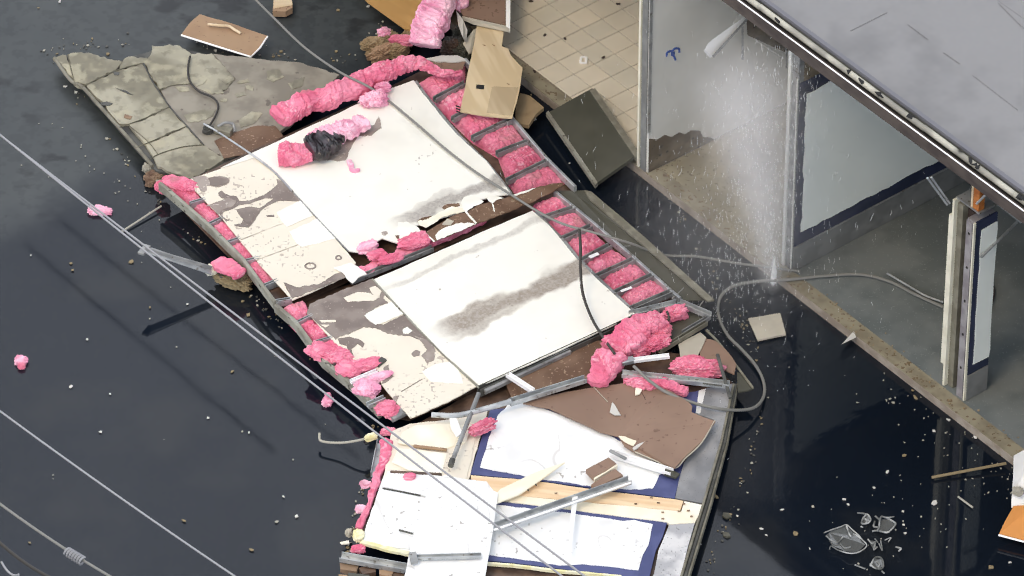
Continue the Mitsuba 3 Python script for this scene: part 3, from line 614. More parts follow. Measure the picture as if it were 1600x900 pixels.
film(br, c8([(905, 190), (905, 170), (960, 175), (1000, 185), (960, 195), (938, 215), (915, 205)]), W1 + 0.013, 'bare_gypsum', 0.8, 'torn_paper')
film(br, c8([(1045, 172), (1100, 150), (1190, 125), (1150, 145), (1070, 172)]), W1 + 0.013, 'bare_gypsum', 0.5, 'torn_paper')
film(br, c8([(498, 320), (510, 345), (545, 360), (590, 335), (640, 300), (700, 280), (775, 262), (760, 245), (700, 232), (640, 262), (560, 305)]), W1 + 0.013, 'cream_board', 1.0, 'torn_paper')
film(br, c8([(640, 340), (670, 305), (710, 320), (690, 345)]), W1 + 0.013, 'card', 0.8, 'torn_paper')
film(br, c8([(775, 268), (785, 265), (845, 330), (835, 335)]), W1 + 0.0135, 'bare_gypsum', 0.3, 'torn_paper')
film(br, c8([(930, 210), (942, 225), (950, 265), (944, 262)]), W1 + 0.0135, 'bare_gypsum', 0.2, 'torn_paper')
film(br, c8([(520, 372), (540, 385), (600, 438), (590, 442)]), W1 + 0.0135, 'bare_gypsum', 0.3, 'torn_paper')
film(sA, c8([(380, 330), (440, 325), (510, 370), (520, 385), (470, 395), (430, 425), (395, 445), (385, 400)]), W1 + 0.003, 'bare_gypsum', 1.5, 'torn_paper')
film(sA, c8([(640, 240), (670, 220), (740, 215), (745, 228), (690, 252), (650, 250)]), W1 + 0.003, 'brown_paper', 1.0)
film(sA, c8([(495, 320), (530, 298), (580, 290), (600, 302), (530, 322)]), W1 + 0.003, 'brown_paper', 1.0)
film(sA, c8([(365, 405), (395, 402), (385, 425), (375, 420)]), W1 + 0.003, 'brown_paper', 0.4)
film(sA, c8([(285, 385), (310, 378), (325, 390), (305, 405), (288, 400)]), W1 - 0.001, 'mud_wash', 0.6)
add('seam_shadow_track', channel(at(548, 440, W1 - 0.06), at(676, 388, W1 - 0.06), 0.05, 0.05), 'dull_steel', fw)
for x, y, rx, ry, s, r in ((575, 385, .10, .07, 3, .5), (590, 398, .09, .05, 8, .4), (643, 378, .12, .07, 4, .4), (655, 374, .09, .08, 11, .2), (610, 405, .12, .045, 13, .4)):
    add('insulation', clump(x, y, W1 + 0.015, rx, ry, 0.04, s, rot=r), 'pink_wool' if s > 3 else 'pale_pink_wool', fw)
add('torn_paper', plate([(521, 419), (548, 410), (563, 420), (573, 428), (560, 433), (551, 442), (541, 434), (535, 425)], W1 + 0.02, 0.01, 1.0, 5, 3), 'bare_gypsum', fw)

# ------------------------------------------------------------------ fallen wall, lower piece
f2 = thing('fallen_wall', 'lower piece of the fallen stud wall, its white board crossed by a brown smear', 'wall')
W2 = WZ2
add('sheathing', plate([(431, 481), (583, 432), (700, 380), (867, 303), (987, 403), (1063, 470), (993, 492), (748, 608), (640, 656), (600, 650)], W2 - 0.125, 0.014), 'wet_brown', f2)
blocks(f2, [(470, 510), (600, 620), (720, 590), (900, 340), (1000, 450), (760, 500)], W2 - 0.14)
q1 = [(583, 437), (700, 386), (770, 355), (832, 329), (858, 352), (880, 378), (900, 403), (930, 433), (967, 467), (992, 490), (960, 507), (880, 545), (800, 581), (749, 603), (735, 590), (690, 550), (640, 498), (600, 456)]
s2A = add('drywall_sheet', plate(q1, W2, 0.013, 0.4, 12, 14), 'drywall', f2, label='broad white wall board crossed by a brown grey smear')
c2 = lambda p: crop(400, 400, 3.214, p)
s2B = add('drywall_sheet', plate([(480, 487), (581, 438), (598, 457), (638, 499), (688, 551), (733, 591), (746, 603), (700, 628), (641, 653), (622, 632), (605, 612), (596, 600), (592, 580), (572, 560), (548, 566), (540, 548), (525, 538), (503, 514)], W2 - 0.002, 0.012, 0.7, 9, 15), 'damp_drywall', f2, label='cream wall board half covered in brown mud, torn along its left edge')
film(s2B, c2([(255, 290), (270, 240), (330, 215), (420, 175), (580, 115), (650, 190), (640, 215), (665, 235), (610, 255), (550, 290), (560, 310), (600, 340), (640, 345), (745, 290), (800, 345), (880, 440), (900, 470), (830, 420), (760, 400), (660, 390), (600, 360), (540, 355), (500, 375), (410, 410), (400, 420), (380, 400), (330, 355)]), W2 - 0.0015, 'mud', 1.0)
film(s2B, c2([(440, 210), (510, 180), (560, 185), (625, 205), (590, 225), (530, 225), (460, 230)]), W2 + 0.0025, 'damp_drywall', 0.8, 'clean_patch')
film(s2B, c2([(570, 160), (600, 150), (630, 175), (620, 200), (590, 195)]), W2 + 0.0025, 'damp_drywall', 0.8, 'clean_patch')
film(s2B, c2([(318, 322), (400, 320), (402, 330), (330, 333)]), W2 + 0.0025, 'damp_drywall', 0.4, 'clean_patch')
film(s2B, c2([(325, 345), (370, 345), (350, 358)]), W2 + 0.0025, 'damp_drywall', 0.4, 'clean_patch')
film(s2B, c2([(545, 298), (570, 280), (680, 230), (740, 290), (650, 330), (600, 345), (570, 325)]), W2 + 0.0027, 'bare_gypsum', 0.8, 'clean_patch')
film(s2B, c2([(735, 370), (760, 355), (785, 375), (765, 390), (740, 388)]), W2 + 0.0025, 'bare_gypsum', 0.6, 'clean_patch')
film(s2B, c2([(410, 415), (470, 405), (520, 420), (545, 440), (535, 460), (510, 440), (480, 465), (490, 500), (465, 500), (455, 450), (420, 440)]), W2 - 0.0012, 'mud', 0.8)
film(s2B, c2([(780, 490), (805, 470), (825, 480), (820, 500), (790, 505)]), W2 - 0.0014, 'mud', 0.8)
film(s2B, c2([(640, 560), (665, 545), (670, 580), (690, 605), (660, 630), (630, 640), (650, 610)]), W2 - 0.0014, 'mud', 0.8)
film(s2B, c2([(790, 400), (860, 420), (900, 470), (895, 520), (860, 540), (830, 500), (860, 470), (830, 430)]), W2 - 0.0014, 'mud_wash', 1.2)
film(s2B, c2([(690, 705), (720, 700), (705, 730), (685, 730)]), W2 - 0.0014, 'mud_wash', 0.8)
add('bare_patch', plate(c2([(835, 580), (900, 545), (985, 530), (1010, 560), (1040, 640), (960, 640), (880, 630)]), W2 + 0.003, 0.004, 1.0, 8, 4), 'bare_gypsum', s2B)
add('board_seam', tube(P((627, 612, W2), (660, 592, W2 + .001)), 0.004, 5), 'mud', s2B)
for a, b in (((582, 436), (640, 500)), ((640, 500), (690, 552)), ((690, 552), (748, 606))):
    add('joint_trim', bar(at(*a, W2 + 0.006), at(*b, W2 + 0.006), 0.014, 0.012), 'rail_face', f2)
l_out2 = [(431, 481), (462, 508), (506, 568), (552, 606), (594, 647)]
rail = [at(x, y, W2 - 0.045) for x, y in l_out2]
for a, b in zip(rail[:-1], rail[1:]):
    add('top_track', bar(a, b, 0.04, 0.10), 'rail_face', f2)
dv3 = [((462, 508), (488, 495)), ((491, 538), (519, 530)), ((520, 570), (548, 560))]
studs(f2, dv3, W2 - 0.03, 0.03, 0.07, 'galvanised')
prev = ((436, 481), (478, 470))
for k, d in enumerate(dv3):
    add('insulation', bay([prev[0], d[0], d[1], prev[1]], W2 - 0.06, 0.06, 60 + k, nu=24, nv=22), 'pink_wool', f2); prev = d
for x, y, rx, ry, rz, s, r in ((505, 550, .13, .09, .05, 21, -.6), (527, 557, .12, .09, .06, 22, -.5), (542, 578, .09, .10, .06, 23, .3), (568, 572, .14, .07, .06, 24, .35), (572, 607, .11, .09, .07, 25, -.6), (592, 590, .12, .05, .05, 26, .4), (605, 640, .09, .09, .06, 27, -.4)):
    add('insulation', clump(x, y, W2 - 0.005, rx * 1.12, ry * 1.1, rz * 0.75, s, rot=r), 'pale_pink_wool' if s in (25, 26) else 'pink_wool', f2)
add('loose_track', channel(at(548, 597, W2 + 0.02), at(589, 580, W2 + 0.03), 0.04, 0.04), 'white_metal', f2)
add('loose_track', channel(at(574, 634, W2), at(601, 622, W2 + 0.02), 0.05, 0.05), 'galvanised', f2)
add('loose_track', bar(at(608, 652, W2 - 0.03), at(632, 640, W2 - 0.03), 0.13, 0.05), 'dull_steel', f2)
add('loose_block', bar(at(588, 571, W2 + 0.01), at(600, 561, W2 + 0.01), 0.06, 0.03), 'dark_metal', f2)
# bays on the right
r_out2 = [(867, 303), (927, 352), (987, 403), (1047, 457), (1063, 470)]
rr = [at(x, y, W2 - 0.04) for x, y in r_out2]
for a, b in zip(rr[:-1], rr[1:]):
    add('bottom_track', bar(a, b, 0.03, 0.085), 'galvanised', f2)
dv4 = [((846, 343), (898, 326)), ((876, 376), (924, 355)), ((908, 409), (954, 384)), ((931, 434), (990, 407)), ((961, 459), (1019, 432)), ((986, 484), (1049, 457))]
studs(f2, dv4, W2 - 0.02, 0.055, 0.06, 'dull_steel')
add('stud_flange', bar(at(921, 402, W2 + 0.014), at(935, 396, W2 + 0.014), 0.04, 0.006), 'white_metal', f2)
add('stud_flange', bar(at(970, 455, W2 + 0.014), at(987, 449, W2 + 0.014), 0.03, 0.006), 'white_metal', f2)
prev = ((828, 318), (872, 305))
for k, d in enumerate(dv4):
    add('insulation', bay([prev[0], prev[1], d[1], d[0]], W2 - 0.07, 0.05, 80 + k), 'wet_pink_wool' if k else 'pink_wool', f2); prev = d
edge_in = [at(x, y, W2 - 0.008) for x, y in ((836, 331), (882, 378), (902, 403), (932, 433), (969, 467), (994, 490))]
for a, b in zip(edge_in[:-1], edge_in[1:]):
    add('bracing_strap', bar(a, b, 0.04, 0.006), 'dull_steel', f2)
add('end_track', channel(at(992, 500, W2 - 0.04), at(748, 612, W2 - 0.04), 0.06, 0.09), 'dark_metal', f2)
add('end_track', bar(at(890, 549, W2 - 0.03), at(757, 612, W2 - 0.03), 0.05, 0.05), 'dull_steel', f2)
# torn corner with bent steel track
add('bent_track', channel(at(984, 492, W2 + 0.01), at(1058, 474, W2 + 0.03), 0.07, 0.05), 'galvanised', f2, label='bent steel track at the torn corner')
add('bent_track', channel(at(1060, 472, W2 + 0.03), at(1110, 493, W2 + 0.01), 0.06, 0.05), 'galvanised', f2)
add('bent_track', channel(at(1067, 520, W2), at(1109, 495, W2 + 0.01), 0.04, 0.04), 'dull_steel', f2)
add('bent_track', channel(at(1030, 549, W2 - 0.02), at(1104, 504, W2), 0.04, 0.05), 'olive_edge', f2)
add('torn_sheathing', plate([(1040, 486), (1064, 476), (1105, 496), (1028, 549), (1012, 544), (1020, 510)], W2 - 0.05, 0.014, 0.6, 10, 3), 'olive_board', f2)
for a, b in (((1020, 485), (1030, 483)), ((1042, 486), (1043, 500))):
    add('bracket', tube(P((*a, W2 + 0.08), ((a[0] + b[0]) / 2 + 3, (a[1] + b[1]) / 2 + 5, W2 + 0.03), (*b, W2 + 0.05)), 0.012), 'dark_metal', f2)

# ------------------------------------------------------------------ the third fallen piece: a storefront wall, painted white and navy
f3 = thing('fallen_storefront_wall', 'lowest fallen wall piece with navy bordered white panels and a grey strip on its right', 'wall')
W3 = WZ3
c3 = lambda p: crop(520, 620, 3.214, p)
c9 = lambda p: crop(800, 700, 4.5, p)
c5 = lambda p: crop(920, 460, 3.214, p)
add('sheathing', plate([(612, 684), (690, 640), (790, 585), (930, 535), (1020, 545), (1100, 560), (1149, 602), (1127, 700), (1110, 789), (1066, 930), (980, 930), (760, 930), (640, 862), (556, 840)], W3 - 0.05, 0.016, 0.8, 14, 5), 'wet_brown', f3, label='soaked brown sheathing showing through the torn wall')
blocks(f3, [(620, 800), (700, 700), (900, 650), (1080, 700), (1050, 850), (800, 850), (640, 850)], W3 - 0.065)
# grey rendered strip, in two blocks, with the rail outside it
add('render_strip', plate([(1104, 606), (1147, 599), (1138, 645), (1098, 786), (1055, 778), (1062, 745), (1069, 722), (1096, 690), (1117, 656), (1086, 646)], W3 + 0.004, 0.04), 'grey_render', f3, label='grey rendered strip')
add('render_strip', plate(c9([(1105, 540), (1285, 527), (1235, 700), (1178, 930), (1165, 990), (940, 990), (1000, 880), (1030, 720)]), W3 + 0.004, 0.04), 'pale_render', f3, label='paler weathered rendered strip')
for off, w, mt in ((0, 0.022, 'olive_edge'), (6, 0.03, 'dark_metal'), (11, 0.022, 'olive_edge')):
    a = [(1146 + off * 0.5, 604), (1127 + off * 0.8, 694), (1099 + off, 790), (1064 + off, 905), (1055 + off, 940)]
    q = [at(x, y, W3 - 0.02 - off * 0.004) for x, y in a]
    for u, v in zip(q[:-1], q[1:]):
        add('edge_rail', bar(u, v, w, 0.07), mt, f3)
add('white_edge', plate([(1092, 610), (1103, 607), (1094, 646), (1087, 645)], W3 + 0.006, 0.03), 'white_board', f3)
nav = add('navy_board', plate([(766, 640), (1085, 612), (1092, 610), (1087, 648), (1062, 745), (1054, 779), (940, 764), (842, 751), (735, 741)], W3 + 0.001, 0.02), 'navy_paint', f3)
add('white_field', plate([(777, 650), (800, 626), (825, 628), (892, 655), (960, 684), (1000, 706), (1042, 735), (1030, 742), (1020, 763), (985, 765), (925, 760), (880, 753), (845, 748), (805, 741), (750, 730), (762, 690)], W3 + 0.006, 0.0045, 0.9, 7, 8), 'white_board', nav)
pin = add('pine_plate', plate(c9([(-290, 190), (0, 215), (190, 236), (700, 308), (1145, 360), (1205, 372), (1180, 442), (700, 395), (0, 330), (-280, 290)]), W3 + 0.012, 0.03, 0.4, 20, 2), 'pine', f3, label='bare tan timber plate crossing the wall')
add('cream_plate', plate(c9([(-285, 294), (0, 333), (700, 398), (1190, 445), (1212, 374), (1340, 400), (1330, 440), (1285, 524), (1110, 535), (1090, 520), (780, 482), (460, 438), (0, 382)]), W3 + 0.010, 0.03, 0.5, 20, 3), 'cream_board', f3)
for x, y in c9([(1060, 452), (1175, 444), (1060, 496), (980, 348), (1208, 392), (870, 392), (1030, 385), (310, 318), (1262, 480), (1240, 440)]):
    add('nail_plate', hull([at(x + dx, y + dy, W3 + zz) for dx in (-2.2, 2.2) for dy in (-1.2, 1.2) for zz in (0.008, 0.017)]), 'rough_brick', pin)
nb = add('navy_board', plate(c9([(-180, 375), (0, 384), (460, 440), (1090, 522), (1060, 620), (1010, 720), (960, 930), (700, 895), (0, 806), (-180, 790)]), W3 + 0.001, 0.02), 'navy_paint', f3)
add('white_field', plate(c9([(-185, 390), (0, 412), (440, 462), (780, 513), (860, 505), (990, 535), (960, 680), (920, 750), (890, 858), (650, 830), (500, 815), (330, 825), (130, 790), (0, 772), (-170, 750)]), W3 + 0.006, 0.0045, 0.7, 9, 9), 'white_board', nb)
add('foam_edge', plate(c9([(-180, 800), (0, 812), (300, 850), (770, 893), (765, 902), (300, 862), (0, 824), (-180, 812)]), W3 + 0.012, 0.03, 0.3, 12, 1), 'yellow_foam', f3)
# boards at the left
add('board', plate([(612, 674), (640, 662), (704, 655), (762, 640), (748, 690), (735, 741), (722, 778), (690, 770), (600, 745), (606, 705)], W3 + .004, 0.014, 0.8, 9, 21), 'damp_drywall', f3, label='grey cream board under the strut')
add('board', plate([(602, 734), (690, 742), (725, 765), (776, 772), (770, 800), (700, 860), (645, 864), (600, 854), (566, 842)], W3 + .002, 0.014, 0.8, 9, 22), 'white_board', f3)
for pts, z, mt, s in (([(628, 676), (650, 664), (690, 662), (735, 664), (728, 690), (697, 701), (660, 697), (622, 692)], .03, 'cream_board', 1), ([(612, 722), (622, 700), (660, 703), (698, 708), (690, 740), (640, 735)], .024, 'cream_board', 2),
                      ([(597, 760), (606, 736), (640, 740), (690, 744), (760, 752), (775, 772), (690, 782), (660, 774)], .02, 'white_board', 3), ([(572, 832), (596, 764), (658, 777), (700, 790), (655, 832), (645, 835), (622, 827), (640, 858), (600, 852), (568, 843)], .016, 'white_board', 4),
                      ([(694, 704), (722, 690), (744, 680), (728, 752), (712, 760), (690, 744)], .018, 'damp_drywall', 5)):
    add('board', plate(pts, W3 + z, 0.014, 0.8, 9, s), mt, f3)
add('board_lip', bar(at(646, 697, W3 + 0.035), at(698, 703, W3 + 0.035), 0.03, 0.02), 'hard_board', f3)
add('board_gap', bar(at(610, 737, W3 + 0.026), at(690, 741, W3 + 0.026), 0.02, 0.02), 'wet_brown', f3)
add('board_gap', bar(at(598, 763, W3 + 0.022), at(657, 774, W3 + 0.022), 0.012, 0.012), 'dark_metal', f3)
add('board_gap', bar(at(624, 828, W3 + 0.018), at(645, 834, W3 + 0.018), 0.016, 0.012), 'dark_metal', f3)
add('foam_edge', plate([(566, 843), (600, 852), (640, 861), (638, 866), (596, 857), (562, 848)], W3 + 0.012, 0.03, 0.8, 6, 4), 'yellow_foam', f3)
add('foam_edge', clump(560, 837, W3 + 0.01, 0.05, 0.06, 0.04, 31), 'yellow_foam', f3)
add('insulation', batt(P((607, 688, W3 - 0.0), (595, 730, W3 - 0.01), (580, 775, W3 - 0.01), (562, 826, W3 - 0.02)), [0.11, 0.09, 0.07, 0.07], 0.07, 91, 0.04), 'pink_wool', f3)
for x, y, rx, s in ((571, 757, .05, 1), (563, 795, .05, 2), (640, 745, .05, 3), (607, 675, .07, 4), (560, 858, .06, 5)):
    add('insulation', clump(x, y, W3 + 0.03 if s == 3 else W3 - 0.03, rx, 0.04, 0.03, 50 + s), 'pale_pink_wool' if s < 3 else 'pink_wool', f3)
add('side_track', channel(at(584, 742, 0.12), at(594, 690, 0.14), 0.06, 0.06), 'galvanised', f3)
add('base_track', channel(at(532, 870, W3 - 0.05), at(634, 888, W3 - 0.05), 0.09, 0.05), 'galvanised', f3, label='steel track along the lower left edge')
for k, (x, y, w, h, r) in enumerate(((545, 886, 30, 11, .15), (575, 890, 26, 12, -.35), (603, 893, 24, 12, .2), (560, 901, 34, 10, .1), (592, 906, 30, 9, -.2), (622, 899, 20, 12, .5), (536, 902, 14, 10, 0), (610, 908, 26, 8, .1))):
    ca, sa = math.cos(r), math.sin(r)
    add('broken_brick', plate([(x + ca * a - sa * b, y + sa * a * .7 + ca * b) for a, b in ((-w / 2, -h / 2), (w / 2, -h / 2 + 1), (w / 2 - 2, h / 2), (-w / 2 + 2, h / 2 - 1))], 0.10 + 0.012 * (k % 4), 0.05, 0.9, 6, k), ('rough_brick', 'wet_brown', 'hard_board', 'olive_board')[k % 4], f3)

# ------------------------------------------------------------------ boards and sheets lying about
bs = thing('brown_board', 'large torn brown board lying over the navy bordered panels', 'board')
c5b = c5([(0, 470), (110, 455), (200, 440), (330, 455), (420, 490), (500, 540), (520, 560), (515, 590), (545, 603), (580, 618), (636, 636), (570, 735), (490, 810), (432, 870), (330, 830), (232, 792), (180, 760), (150, 712), (60, 690), (0, 660), (-80, 625), (-200, 570), (-330, 545), (-250, 520), (-120, 490)])
add('board', plate(c5b, [W3 + .05 + .05 * (x > 1050) for x, y in c5b], 0.016, 0.5, 12, 6), 'brown_board', bs)
add('pale_edge', tube(P((1117, 657, W3 + .095), (1096, 692, W3 + .095), (1071, 716, W3 + .09), (1054, 731, W3 + .06), (1020, 718, W3 + .05), (992, 706, W3 + .05)), 0.007, 5, True), 'card', bs)
for k, (pts, mt) in enumerate(((c5([(118, 540), (135, 560), (160, 605), (130, 605), (105, 590)]), 'white_scrap'), (c5([(235, 470), (250, 465), (268, 478), (255, 500), (232, 505)]), 'cream_board'), (c5([(150, 710), (180, 712), (240, 735), (225, 760), (200, 750), (175, 735)]), 'cream_board'), (c5([(220, 770), (240, 755), (290, 735), (285, 745), (240, 775), (225, 782)]), 'white_scrap'))):
    tg = thing('torn_scrap', ('white triangular scrap on the large brown board', 'small cream scrap on the top edge of the brown board, under the pink wool', 'torn cream scrap at the lower left corner of the brown board', 'white sliver of scrap beside the torn cream scrap on the brown board')[k], 'scrap')
    add('piece', plate(pts, W3 + .068, 0.01, 0.5, 5, k), mt, tg)
add('crack_wire', tube(P((928, 605, W3 + .056), (940, 618, W3 + .056), (950, 628, W3 + .056)), 0.004, 5), 'card', bs)
add('crack', tube(P((1000, 608, W3 + .052), (1020, 640, W3 + .052), (1060, 662, W3 + .06), (1095, 668, W3 + .09)), 0.003, 5), 'wet_brown', bs)
o = thing('brown_board', 'long dark brown sheet under the lower edge of the big white board', 'board')
add('board', plate([(790, 598), (850, 566), (925, 532), (962, 532), (950, 565), (912, 596), (840, 622), (800, 622)], W3 + .02, 0.015, 0.8, 10, 2), 'brown_paper', o)
add('torn_flap', plate(c5([(-420, 240), (-380, 225), (-330, 240), (-300, 270), (-340, 290), (-400, 270)]), W3 + .05, 0.012, 1.2, 6, 2), 'olive_board', o)
o = thing('olive_sheet', 'long olive grey sheet lying folded along the right side of the fallen wall', 'sheet')
add('sheet', plate([(872, 298), (916, 297), (926, 311), (1003, 377), (1112, 468), (1064, 470), (1047, 456), (987, 402), (927, 351)], [.22, .24, .24, .24, .20, .20, .2, .2, .2], 0.014, 0.3, 16, 2), 'olive_board', o)
add('folded_edge', plate([(913, 297), (924, 299), (1006, 369), (1116, 468), (1106, 470), (1000, 378), (922, 311)], .262, 0.02, 0.3, 16, 2), 'olive_edge', o)
for a, b in (((1050, 468), (1068, 450)), ((1092, 480), (1099, 470)), ((975, 385), (985, 384))):
    add('wire_tie', tube([at(*a, .25), at(*b, .27)], 0.006, 5, False), 'grey_cable', o)
o = thing('dark_door_panel', 'dark grey green door lying aslant on the edge of the tiled floor', 'door')
pz = [.14, .20, .20, .12]
dq = [(856, 176), (925, 138), (993, 243), (931, 287)]
add('panel', plate(dq, pz, 0.04), 'olive_board', o)
add('edge_strip', plate([(921, 140), (930, 138), (1000, 241), (993, 246)], [.205, .205, .205, .205], 0.045), 'olive_edge', o)
add('edge_strip', plate([(853, 176), (857, 173), (934, 285), (930, 289)], [.147, .147, .127, .127], 0.045), 'rail_face', o)
o = thing('plywood_sheet', 'pale plywood sheet with a notched top lying over the pink insulation beside the tiles', 'plywood')
c6 = lambda p: crop(560, 0, 4.286, p)
ply_pts = c6([(798, 150), (975, 190), (960, 310), (1005, 325), (1020, 370), (1100, 455), (1075, 620), (1030, 790), (900, 780), (760, 760), (680, 745), (700, 650), (735, 470), (770, 310)])
add('sheet', plate(ply_pts, 0.36, 0.014, 0.5, 12, 3), 'pale_plywood', o)
mat('stained_plywood', wood_fn((0.42, 0.325, 0.20), (0.52, 0.42, 0.275), (-0.3, 0.95), 14), 0.6)
add('stained_patch', plate(c6([(895, 580), (1070, 585), (1045, 690), (1025, 772), (860, 755), (880, 650)]), 0.3635, 0.003, 0.6, 9, 3), 'stained_plywood', o, label='darker stained patch')
add('stamp', plate(c6([(790, 566), (842, 570), (840, 597), (788, 592)]), 0.3638, 0.003), 'gutter_muck', o, label='small black rectangular stamp')
for k, yy in enumerate((712, 730, 748)):
    add('nail', bar(at(*c6([(652 + 2 * k, yy - 4)])[0], .37), at(*c6([(682, yy + 6)])[0], .37), .012, .01), 'gutter_muck', o)
for x, y in c6([(840, 300), (1000, 560), (905, 300)]):
    add('knot', plate([(x - 2, y - 1), (x + 2, y), (x + 3, y + 2), (x, y + 1.5)], 0.3635, 0.003), 'hard_board', o)
o = thing('framed_brown_panel', 'brown panel with a white frame edge standing left of the tile floor', 'panel')
add('panel', plate([(690, -60), (790, -60), (790, 39), (724, 24), (712, 0)], 0.42, 0.02), 'brown_board', o)
add('frame_edge', plate([(790.5, -60), (798, -60), (797, 45), (790.5, 41)], 0.425, 0.05), 'bright_white', o)
add('frame_edge', plate([(722, 25), (790, 40), (796, 45), (740, 33)], 0.424, 0.045), 'card', o)
o = thing('tan_board', 'smooth orange tan board at the top edge, left of the upright pink batt', 'board')
add('board', plate([(545, -30), (760, -60), (706, 20), (660, 52), (632, 44), (574, 2)], 0.20, 0.02), 'tan_board', o)
o = thing('brown_hardboard', 'brown hardboard offcut with pale edges lying alone at the top left', 'board')
hz = .14
add('board', plate([(283, 54), (297, 35), (312, 22), (360, 36), (418, 56), (408, 72), (393, 88), (340, 72)], hz, 0.02, 0.3, 12, 2), 'hard_board', o)
add('pale_edge', tube(P((283, 55, hz - .006), (340, 73, hz - .006), (392, 89, hz - .006), (406, 75, hz - .006), (418, 57, hz - .006)), 0.010, 6, False), 'bright_white', o)
o = thing('splintered_stick', 'thin pale splintered stick lying on the lone brown hardboard', 'stick')
add('stick', tube(P((325, 38, hz + .03), (345, 40, hz + .04), (358, 41, hz + .03), (366, 46, hz + .03), (376, 52, hz + .02)), 0.014), 'raw_wood', o)
o = thing('timber_offcut', 'short tan timber offcut at the top edge in the wet lot', 'timber')
add('block', plate([(428, -8), (455, -12), (457, 12), (446, 18), (426, 17)], .10, .07), 'hard_board', o)
add('top_face', plate([(428, -8), (455, -12), (457, 8), (427, 13)], .105, .004), 'raw_wood', o)
o = thing('broken_plaster', 'crumpled tan and brown broken plaster left of the upright pink batt', 'rubble')
for k, (x, y, rx, ry, s, mt) in enumerate(((585, 72, .11, .09, 1, 'brown_card'), (605, 62, .10, .08, 2, 'tan_scrap'), (600, 82, .16, .06, 3, 'hard_board'), (625, 78, .12, .07, 4, 'brown_card'), (640, 56, .10, .06, 5, 'brown_card'), (648, 42, .08, .05, 6, 'tan_scrap'))):
    add('lump', clump(x, y, 0.10, rx, ry, 0.07, 60 + s, 0.9, 0.3 * k), mt, o)
for k, (x, y, r) in enumerate(((600, 51, .06), (622, 62, .09), (634, 64, .07))):
    o2 = thing('pink_tuft', ('small pale pink tuft on top of the tan broken plaster', 'pink tuft resting in the broken plaster beside the upright batt', 'pink tuft touching the foot of the upright pink batt')[k], 'insulation')
    add('wool', clump(x, y, .18, r, .05, .045, 70 + k), 'wet_pink_wool' if k else 'pale_pink_wool', o2)
o = thing('brown_plank', 'brown plank end poking out between the plywood and the slab edge', 'plank')
add('plank', plate([(812, 145), (829, 150), (850, 168), (838, 178), (826, 196), (806, 192), (806, 170)], .17, .04, .8, 8, 3), 'brown_card', o)
o = thing('white_sheet_scrap', 'crumpled white sheet scrap wedged behind the upright pink batt', 'scrap')
add('upper_fold', plate(c6([(655, 70), (700, 130), (730, 200), (722, 290), (700, 250), (670, 170)]), [.42, .42, .40, .25, .35, .4], .01), 'white_scrap', o)
add('lower_fold', plate(c6([(700, 290), (770, 200), (790, 190), (760, 350), (740, 360)]), [.22, .34, .34, .2, .2], .01), 'card', o)
o = thing('torn_board', 'narrow torn board with a white face under the foot of the upright batt', 'board')
add('face', plate(c6([(440, 395), (560, 370), (660, 370), (730, 405), (640, 415), (520, 412)]), .30, .012, .8, 6, 3), 'white_scrap', o)
add('backing', plate(c6([(480, 415), (720, 408), (700, 460), (640, 480), (520, 450)]), .285, .012, .8, 6, 4), 'brown_board', o)
o = thing('dark_rubble', 'dark wet rubble in the gap between the upright pink batt and the plywood', 'rubble')
for k, (x, y) in enumerate(c6([(640, 300), (690, 340), (620, 330), (740, 130), (700, 230)])):
    add('lump', clump(x, y, .12, .09, .08, .08, 80 + k, .8), ('dark_metal', 'olive_board', 'wet_brown')[k % 3], o)

# ------------------------------------------------------------------ loose insulation
o = thing('insulation_batt', 'pale pink insulation batt standing almost upright at the top edge', 'insulation')
add('batt', batt(P((664, 72, .36), (668, 50, .45), (680, 20, .52), (692, -15, .56), (700, -45, .58)), [.31, .33, .33, .32, .3], [.22, .24, .24, .22, .2], 101, .05, 14, 40), 'pale_pink_wool', o)
add('loose_end', batt(P((716, -20, .50), (722, 5, .45), (713, 16, .40)), [.14, .13, .05], .09, 102, .04), 'pale_pink_wool', o)
o = thing('insulation_batt', 'long pink insulation batt curving along the top edge of the fallen wall', 'insulation')
add('batt', batt(P((432, 184, .36), (470, 166, .36), (520, 148, .37), (570, 126, .37), (612, 108, .38), (645, 97, .38)), [.27, .28, .27, .26, .24, .16], [.13, .15, .15, .15, .14, .1], 103, .05, 16, 40), 'pink_wool', o)
add('thin_tail', batt(P((625, 98, .39), (655, 98, .39), (690, 112, .37), (722, 112, .36)), [.16, .14, .10, .06], [.1, .08, .07, .05], 104, .04), 'pink_wool', o)
o = thing('insulation_batt', 'pink insulation roll with a torn black wrapper lying on the upper white board', 'insulation')
add('lower_end', batt(P((434, 241, .37), (458, 240, .38), (486, 236, .38)), [.24, .27, .24], [.15, .17, .14], 105, .05, 16, 36), 'pink_wool', o)
add('upper_end', batt(P((484, 226, .38), (515, 212, .40), (545, 200, .40), (572, 190, .38)), [.22, .24, .24, .2], [.13, .16, .15, .1], 106, .055, 14, 36), 'pale_pink_wool', o)
def crumple(path, w, t, seed): return batt(path, w, t, seed, .055, 12, 30)
add('wrapper', crumple(P((481, 237, .40), (498, 230, .41), (515, 222, .41), (534, 210, .40)), [.29, .29, .25, .1], [.16, .165, .15, .07], 107), 'black_plastic', o, label='torn shiny black wrapper')
add('wet_patch', plate([(520, 230), (555, 205), (585, 195), (592, 182), (596, 200), (580, 212), (560, 212), (548, 232), (540, 250), (528, 252), (505, 248)], W1 + .004, .0035, 1.2, 5, 4), 'mud_wash', o)
add('tail', batt(P((543, 250, W1 + .02), (552, 264, W1 + .02), (563, 265, W1 + .02)), [.05, .05, .03], .03, 108, .02), 'pale_pink_wool', o)
o = thing('insulation_tuft', 'pale pink folded tuft straddling the top edge of the upper white board', 'insulation')
